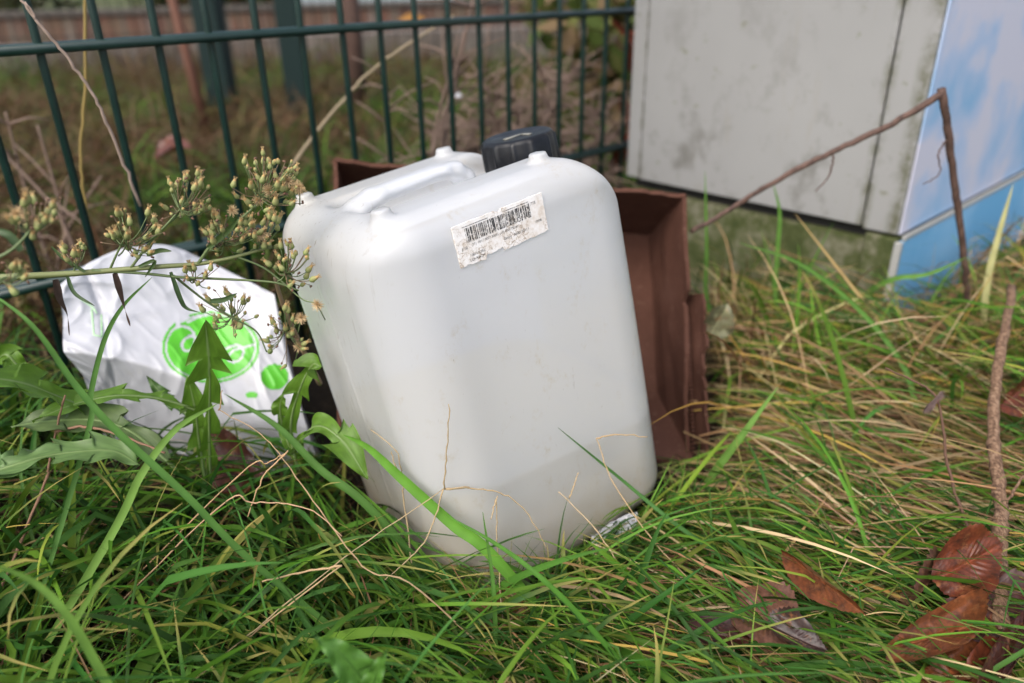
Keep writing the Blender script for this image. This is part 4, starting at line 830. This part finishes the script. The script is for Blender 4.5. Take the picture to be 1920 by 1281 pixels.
def m_dbark(nt, b, s):
    c = ramp(nt, noise(nt, 1, 6, .7, 'Object', 0, (200, 200, 60)), [(.35, (.035, .018, .013)), (.6, (.10, .055, .04)), (.8, (.2, .13, .1))]); nt.links.new(c, b.inputs['Base Color'])
DBARK = mat('dark_bark', rough=.8, nodes=m_dbark)
stick('broken_branch', 'thin dark branch snapped into a sharp bend before the cabinet', [([(1295, 436, .80), (1370, 392, .80), (1450, 342, .79), (1560, 285, .78), (1660, 238, .77), (1766, 176, .76)], (.0026, .0036)), ([(1766, 170, .76), (1776, 230, .765), (1786, 320, .775), (1800, 420, .785), (1812, 520, .80), (1816, 600, .82)], (.0042, .0036)), ([(1563, 284, .78), (1560, 310, .78), (1552, 335, .78), (1528, 360, .78)], (.0012, .0006)), ([(1775, 262, .76), (1760, 290, .76), (1762, 325, .76), (1730, 346, .76)], (.0010, .0005))], DBARK, 8)
stick('dry_weed', 'long thin dry stem slanting in front of the fence at the top left', [([(28, -20, .60), (68, 38, .60), (128, 110, .605), (178, 185, .61), (215, 265, .615), (262, 385, .625)], (.0011, .0013)), ([(68, 38, .60), (50, 5, .60)], (.0009, .0006))], mat('dry_stem', (.26, .19, .15), .8), 6)
stick('dry_weed', 'yellowish upright dry stem behind the first fence wires', [([(158, -30, .80), (160, 150, .79), (152, 300, .78), (165, 420, .78)], (.0014, .0014))], mat('dry_stem_yellow', (.30, .21, .06), .8), 6)
stick('dry_weed', 'pale straw stem slanting up right beyond the fence', [([(545, 312, 1.00), (620, 215, 1.02), (700, 130, 1.05), (800, 60, 1.08), (850, 30, 1.1)], (.0022, .0012))], mat('dry_stem_pale', (.34, .27, .17), .8), 6)
WEED = mat('dead_weed', (.19, .13, .10), .85)
def deadweed(label, base, tips, r_=.0024, twigs=6, sd=1):
    rg = random.Random(sd); e = empty('dead_weed', P(*base), label, 'dead weed', 'dead weeds beyond the fence')
    for tp in tips:
        m = MB(); a = P(*base)+np.array([rg.uniform(-.05, .05), rg.uniform(-.03, .03), 0]); a[2] = 0; c = P(*tp); mid = (a+c)/2+np.array([rg.uniform(-.03, .03), 0, rg.uniform(.0, .03)])
        p = spline([a, mid, c], 8); m.tube(p, [r_*(1.1-.7*i/len(p)) for i in range(len(p))], 5)
        for k in range(twigs):
            q = p[rg.randrange(5, len(p)-1)]; L = rg.uniform(.03, .11); d = nrm([rg.uniform(-1, 1), rg.uniform(-.6, .6), rg.uniform(-.2, .9)]); m.tube([q, q+d*L*.5, q+d*L+np.array([rg.uniform(-.01, .01), 0, -.01])], [.0017, .0013, .0007], 4)
        m.build('stalk', WEED, e)
deadweed('tall grey brown dead weed stalks beyond the fence above the handle', (780, 330, 1.12), [(870, 60, 1.1), (850, 110, 1.12), (720, 120, 1.1), (890, -20, 1.15), (835, 200, 1.1)], .0042, 14, 2)
deadweed('tangled brown dead weed beyond the fence behind the black cap', (980, 330, 1.35), [(800, 250, 1.3), (900, 130, 1.3), (960, 150, 1.35), (1010, 110, 1.35), (1080, 130, 1.4), (1130, 200, 1.35), (880, 210, 1.3), (1040, 190, 1.3), (1150, 250, 1.3), (850, 270, 1.3), (930, 170, 1.3), (1100, 90, 1.4)], .0034, 40, 5)
deadweed('low bent dead weed lying against the cabinet side of the fence', (1090, 330, 1.28), [(1180, 225, 1.25), (1000, 260, 1.25), (1160, 150, 1.3), (960, 230, 1.25), (1120, 300, 1.2), (1180, 290, 1.25)], .0034, 22, 9)
deadweed('thin dead weed stems beyond the fence at the left', (60, 330, 1.0), [(70, 235, 1.0), (10, 210, 1.0), (190, 330, 1.0), (-20, 260, 1.0)], .0028, 4, 12)
# ================================================================== FALLEN LEAVES
def m_dl(nt, b, s):
    c = mixc(nt, ramp(nt, noise(nt, 110, 6, .75), [(.35, (.0,)*3), (.75, (1,)*3)]), s, (.02, .012, .008)); n1 = ramp(nt, noise(nt, 70, 5, .75), [(.56, (0,)*3), (.68, (.75,)*3)])
    c = mixc(nt, n1, c, (.24, .10, .04)); nt.links.new(c, b.inputs['Base Color']); bump(nt, b, noise(nt, 350, 4), .3, .0006); return c
DL = mat('dead_leaf', rough=.36, spec=.35, vcol=True, nodes=m_dl, trans=.12)
def dead_leaf(label, c, ax, ay, col, curl=.3, seed=0, serr=.03, lift=0.):
    c = PP(*c); X_ = PP(*ax)-c; Y_ = PP(*ay)-c; Z_ = nrm(np.cross(X_, Y_)); Z_ *= np.sign(Z_[2]+1e-9) if abs(Z_[2]) > .15 else np.sign(-Z_[1])
    lx, ly = np.linalg.norm(X_), np.linalg.norm(Y_); na, nr = 72, 14; V = []; C = []
    for i in range(nr+1):
        for k in range(na):
            a = 2*pi*k/na; r = i/nr; ou = (1-.16*cos(2*a)*0)*(1-.18*abs(sin(a))**.5*max(0, cos(a)))*(1+serr*abs(((k*.5) % 1)*2-1)*r)*(1+.12*(vnoise(np.array([a*2.]), np.array([seed*1.]), 1, seed)[0]-.5))
            x = r*ou*cos(a); y = r*ou*sin(a)
            vein = abs(((x*1.0-abs(y)*.9)*5.5) % 1-.5)*2; mid = math.exp(-(y/.06)**2)
            z = curl*(y*y*1.3+.5*x*x*sin(seed))+.075*vein*min(1, abs(y)*4)-.05*mid+.22*curl*sin(2.6*x+seed)+.30*(vnoise(np.array([x*2.4+seed]), np.array([y*3.]), 1, seed+2)[0]-.5)*r
            V.append(c+X_*x+Y_*y+Z_*z*min(lx, ly)); C.append(tuple(np.array(col)*(.75+.35*vein)*(1+.7*mid)))
    F = [(i*na+k, i*na+(k+1) % na, (i+1)*na+(k+1) % na, (i+1)*na+k) for i in range(nr) for k in range(na)]
    e = mesh('fallen_leaf', V, F, DL, None, True, np.array(C)); return tag(e, label, 'fallen leaf', 'dead leaves lying about')
R1 = (.15, .036, .015); R2 = (.20, .060, .020); R3 = (.075, .022, .016); R4 = (.19, .085, .055)
dead_leaf('long curled brown leaf lying on the combed straw right of centre', (1545, 1090, -.055), (1630, 1152, -.062), (1560, 1072, -.066), R2, .7, 1)
dead_leaf('glossy red brown leaf beside the stick, uppermost of the pile', (1812, 1056, -.052), (1878, 1022, -.060), (1795, 995, -.066), R1, .5, 2)
dead_leaf('brown leaf propped under the uppermost leaf of the pile', (1738, 1095, -.035), (1690, 1140, -.040), (1765, 1060, -.045), R4, .4, 3)
dead_leaf('large mottled orange brown leaf at the bottom of the pile', (1755, 1190, -.046), (1660, 1215, -.048), (1780, 1135, -.050), R2, .4, 4)
dead_leaf('dark red ribbed leaf behind the stick at the right edge', (1850, 1150, -.038), (1770, 1125, -.042), (1885, 1090, -.040), R3, .35, 5)
dead_leaf('dark folded leaf right of the stick near the bottom corner', (1902, 1205, -.045), (1945, 1120, -.045), (1850, 1240, -.045), R3, .35, 6)
dead_leaf('pinkish brown leaf half buried in the bottom grass', (1435, 1165, -.032), (1490, 1215, -.034), (1478, 1125, -.034), R4, .3, 7)
dead_leaf('almost black shrivelled leaf beside the pinkish one', (1495, 1198, -.042), (1550, 1220, -.042), (1485, 1160, -.045), (.045, .025, .022), .5, 8, .05)
dead_leaf('dull red leaf left of the pinkish one under the blades', (1345, 1190, -.030), (1285, 1175, -.032), (1350, 1155, -.032), R3, .3, 9)
dead_leaf('orange brown leaf under the grass at the foot of the jerrycan', (932, 1150, -.022), (868, 1158, -.022), (925, 1112, -.026), (.34, .15, .04), .3, 10)
dead_leaf('dark brown leaf under the lobed leaf left of the jerrycan', (440, 868, -.050), (500, 890, -.050), (432, 826, -.055), R3, .45, 11)
dead_leaf('brown leaf below the dark brown one among left blades', (425, 920, -.040), (378, 928, -.040), (432, 890, -.045), R1, .4, 12)
dead_leaf('small dark leaf by the foot of the dark wiry stem', (1780, 690, -.03), (1740, 700, -.03), (1785, 670, -.03), R3, .4, 23)
dead_leaf('crumpled brown leaf between the pile and the bottom edge', (1850, 1255, -.04), (1800, 1275, -.04), (1840, 1215, -.04), R1, .5, 24)
dead_leaf('red brown leaf lying at the right edge behind the stick', (1900, 742, .60), (1870, 760, .59), (1905, 705, .61), R1, .4, 13)
dead_leaf('small crinkled leaf at the very bottom right corner', (1785, 1265, -.035), (1715, 1280, -.035), (1795, 1225, -.035), R2, .4, 14)
dead_leaf('shrivelled grey brown leaf hanging on the dark wiry stem', (1746, 752, .50), (1732, 768, .50), (1755, 742, .50), (.16, .11, .10), .8, 15, .3)
dead_leaf('rust red leaf hanging beside the lower left edge of the cabinet', (1166, 285, 1.30), (1155, 325, 1.30), (1192, 268, 1.30), (.26, .06, .025), .5, 16)
dead_leaf('rust red leaf caught by the fence left of the cabinet, higher one', (1192, 110, 1.36), (1196, 160, 1.36), (1170, 100, 1.36), (.26, .06, .03), .5, 17)
dead_leaf('small rust leaf at the top left of the cabinet', (1170, 62, 1.34), (1192, 82, 1.34), (1158, 42, 1.34), (.24, .055, .03), .5, 18)
dead_leaf('narrow rust leaf between fence and cabinet edge', (1176, 215, 1.32), (1182, 250, 1.32), (1160, 205, 1.32), (.24, .06, .03), .5, 19)
dead_leaf('pale green grey leaf beside the torn right rim of the box', (1348, 598, .72), (1365, 570, .72), (1325, 580, .72), (.22, .22, .12), .3, 20)
dead_leaf('yellow leaf on the ground far beyond the fence', (770, 45, 3.2), (742, 46, 3.2), (770, 36, 3.25), (.45, .20, .02), .2, 21)
dead_leaf('rusty leaf on the grass beyond the fence left of the box', (320, 283, 1.5), (285, 290, 1.5), (322, 268, 1.55), (.13, .035, .02), .3, 22)
# ================================================================== BEYOND THE FENCE
def m_brick(nt, b, s):
    tc = N(nt, 'TexCoord'); br = N(nt, 'TexBrick'); br.inputs['Scale'].default_value = 5.; br.inputs['Color1'].default_value = (.13, .055, .038, 1); br.inputs['Color2'].default_value = (.08, .04, .03, 1); br.inputs['Mortar'].default_value = (.16, .14, .12, 1); nt.links.new(tc.outputs['Object'], br.inputs[0])
    c = mixc(nt, ramp(nt, noise(nt, 4, 5, .7), [(.4, (0,)*3), (.65, (.8,)*3)]), br.outputs[0], (.10, .075, .045)); nt.links.new(c, b.inputs['Base Color'])
KERB = mat('kerb_concrete', rough=.85, nodes=lambda nt, b, s: nt.links.new(ramp(nt, noise(nt, 12, 6, .7), [(.3, (.07, .055, .045)), (.7, (.18, .15, .13))]), b.inputs['Base Color']) and None)
K0 = PZ(0, 150, 0); K0[2] = 0; KD = nrm(np.array([.95, .30, 0])); KN = np.array([-KD[1], KD[0], 0])
def strip(name, o0, o1, z0, z1, mt, label=None, cat=None, kind=None, a=-6, b=9):
    m = MB(); c = K0+KD*(a+b)/2+KN*(o0+o1)/2+ZZ*(z0+z1)/2; m.box(c, KD*(b-a)/2, KN*(o1-o0)/2, ZZ*(z1-z0)/2); return tag(m.build(name, mt, None, False, bevel=.008), label, cat, kind=kind)
strip('kerb', 0, .14, -.1, .15, KERB, 'pale concrete kerb running along behind the rough grass', 'kerb', 'structure')
strip('path', .145, 1.5, -.1, .02, mat('brick_path', rough=.9, nodes=m_brick), 'leaf strewn red brick path beyond the kerb', 'path', 'structure')
strip('garden_wall', 1.55, 1.75, -.1, .22, mat('brick_wall', rough=.9, nodes=m_brick), 'low red brown brick wall beyond the path', 'wall')
strip('garden_wall_coping', 1.53, 1.77, .2225, .26, mat('dark_concrete', (.07, .06, .05), .9), 'pale concrete coping laid on the low brick wall', 'coping')
POST = mat('post_green', (.005, .016, .015), .6, .2)
for lab, (x_, y_), r_, h_ in [('thick dark green fence post beyond the fence, left one', (425, 222), .040, 1.6), ('dark green fence post beyond the fence, middle one', (568, 232), .034, 1.6), ]:
    b_ = PZ(x_, y_, 0); e = empty('fence_post', b_, lab, 'post', 'green posts beyond the fence'); m = MB(); m.box(b_+ZZ*h_/2, np.array([r_, 0, 0]), np.array([0, r_, 0]), ZZ*h_/2); m.build('post', POST, e, False, bevel=.004)
    m = MB(); m.box(b_+ZZ*(h_+.01), np.array([r_+.004, 0, 0]), np.array([0, r_+.004, 0]), ZZ*.010); m.build('cap', MCAP, e, False, bevel=.004)
b_ = PZ(672, 222, 0); m = MB(); m.tube([b_, b_+ZZ*.3+[.01, 0, 0], b_+ZZ*.75], [.035, .03, .028], 10); tag(m.build('small_tree', DBARK), 'slim dark trunk beyond the fence right of the two green posts', 'trunk')
b_ = PZ(392, 260, 0); m = MB(); m.tube([b_, b_+ZZ*.25+[-.02, 0, 0], b_+ZZ*.8+[-.06, 0, 0]], [.016, .014, .012], 8); tag(m.build('tree_sapling', mat('rust_bark', (.12, .05, .03), .8)), 'thin rusty brown sapling stem left of the green posts', 'sapling')
# far mesh fence
FF = empty('mesh_fence', K0+KN*.9, 'fine mesh fence far beyond the green posts', 'fence'); mw = MB()
for k in range(100): p = K0+KN*-.35+KD*(-2+k*.05); mw.tube([p, p+ZZ*1.5], .0022, 4)
for k in range(8): mw.tube([K0+KN*-.35+KD*-2+ZZ*k*.2, K0+KN*-.35+KD*3+ZZ*k*.2], .0028, 4)
mw.build('wire_mesh', POST, FF)
# hedge and shrubs, house wall far away
def shrub(label, c, r, n, cols, sd, name='shrub'):
    rg = np.random.default_rng(sd); d = rg.normal(0, 1, (n, 3)); d /= np.linalg.norm(d, axis=1)[:, None]; rr = rg.random(n)**.4; p = np.array(c)+d*rr[:, None]*np.array(r)*(1+.25*np.sin(d[:, :1]*7+d[:, 2:]*5)); p[:, 2] = np.abs(p[:, 2]); s = rg.uniform(.02, .05, n)[:, None]
    a = rg.normal(0, 1, (n, 3)); a /= np.linalg.norm(a, axis=1)[:, None]; b = np.cross(a, rg.normal(0, 1, (n, 3))); b /= np.linalg.norm(b, axis=1)[:, None]
    V = np.stack([p-a*s, p-b*s*.5, p+a*s, p+b*s*.5], 1).reshape(-1, 3); F = np.arange(4*n).reshape(n, 4); cc = np.array(cols)[rg.integers(0, len(cols), n)]; C = np.repeat(cc, 4, 0)
    e = empty(name, (c[0], c[1], 0), label, 'shrub', 'shrubs beyond the fence'); mesh('foliage', V, F, GM, e, False, C); m = MB()
    for k in range(5): m.tube([(c[0], c[1], -.02), (c[0]+rg.uniform(-.5, .5)*r[0], c[1]+rg.uniform(-.3, .3)*r[1], c[2])], [.02, .008], 6)
    m.build('branch', DBARK, e)
dk = [(.03, .055, .02), (.05, .08, .025), (.09, .09, .04), (.10, .06, .03)]
h0 = K0+KN*2.3
for k, (a, lab) in enumerate([(-2.2, 'dark bush above the low wall at the far left'), (-.6, 'brown green bush above the low wall, left of the posts'), (1.0, 'dark bush above the low wall behind the posts'), (3.4, 'olive bush above the low wall behind the dead weeds')]):
    c = h0+KD*a; shrub(lab, (c[0], c[1], .5), (.75, .5, .55), 5000, dk if k != 3 else [(.08, .11, .03), (.11, .12, .04), (.05, .07, .02)], 30+k)
shrub('olive leafy shrub beyond the fence right before the cabinet', (.42, 2.1, .25), (.35, .3, .34), 2600, [(.07, .10, .025), (.12, .13, .04), (.16, .11, .06)], 50)
hw = MB(); c = K0+KN*5.2+KD*3.5; hw.box(c+ZZ*1.4, KD*2.0, KN*.1, ZZ*1.4); HO = empty('house', c, 'pale grey blue rendered house wall far beyond the bushes', 'house'); hw.build('wall', mat('render_wall', (.25, .29, .31), .8), HO, False)
for a in (-.9, .7): m = MB(); m.box(c+KD*a-KN*.12+ZZ*.9, KD*.35, KN*.02, ZZ*.5); m.build('window', mat('window_glass', (.08, .10, .12), .1), HO, False)
p = P(856, 186, 1.6); m = MB(); m.tube([p, p+np.array([.004, 0, .006]), p+np.array([.010, .002, .002])], [.006, .009, .005], 7); tag(m.build('paper_scrap', FILM), 'tiny white scrap caught in the dead weeds beyond the fence', 'paper scrap')
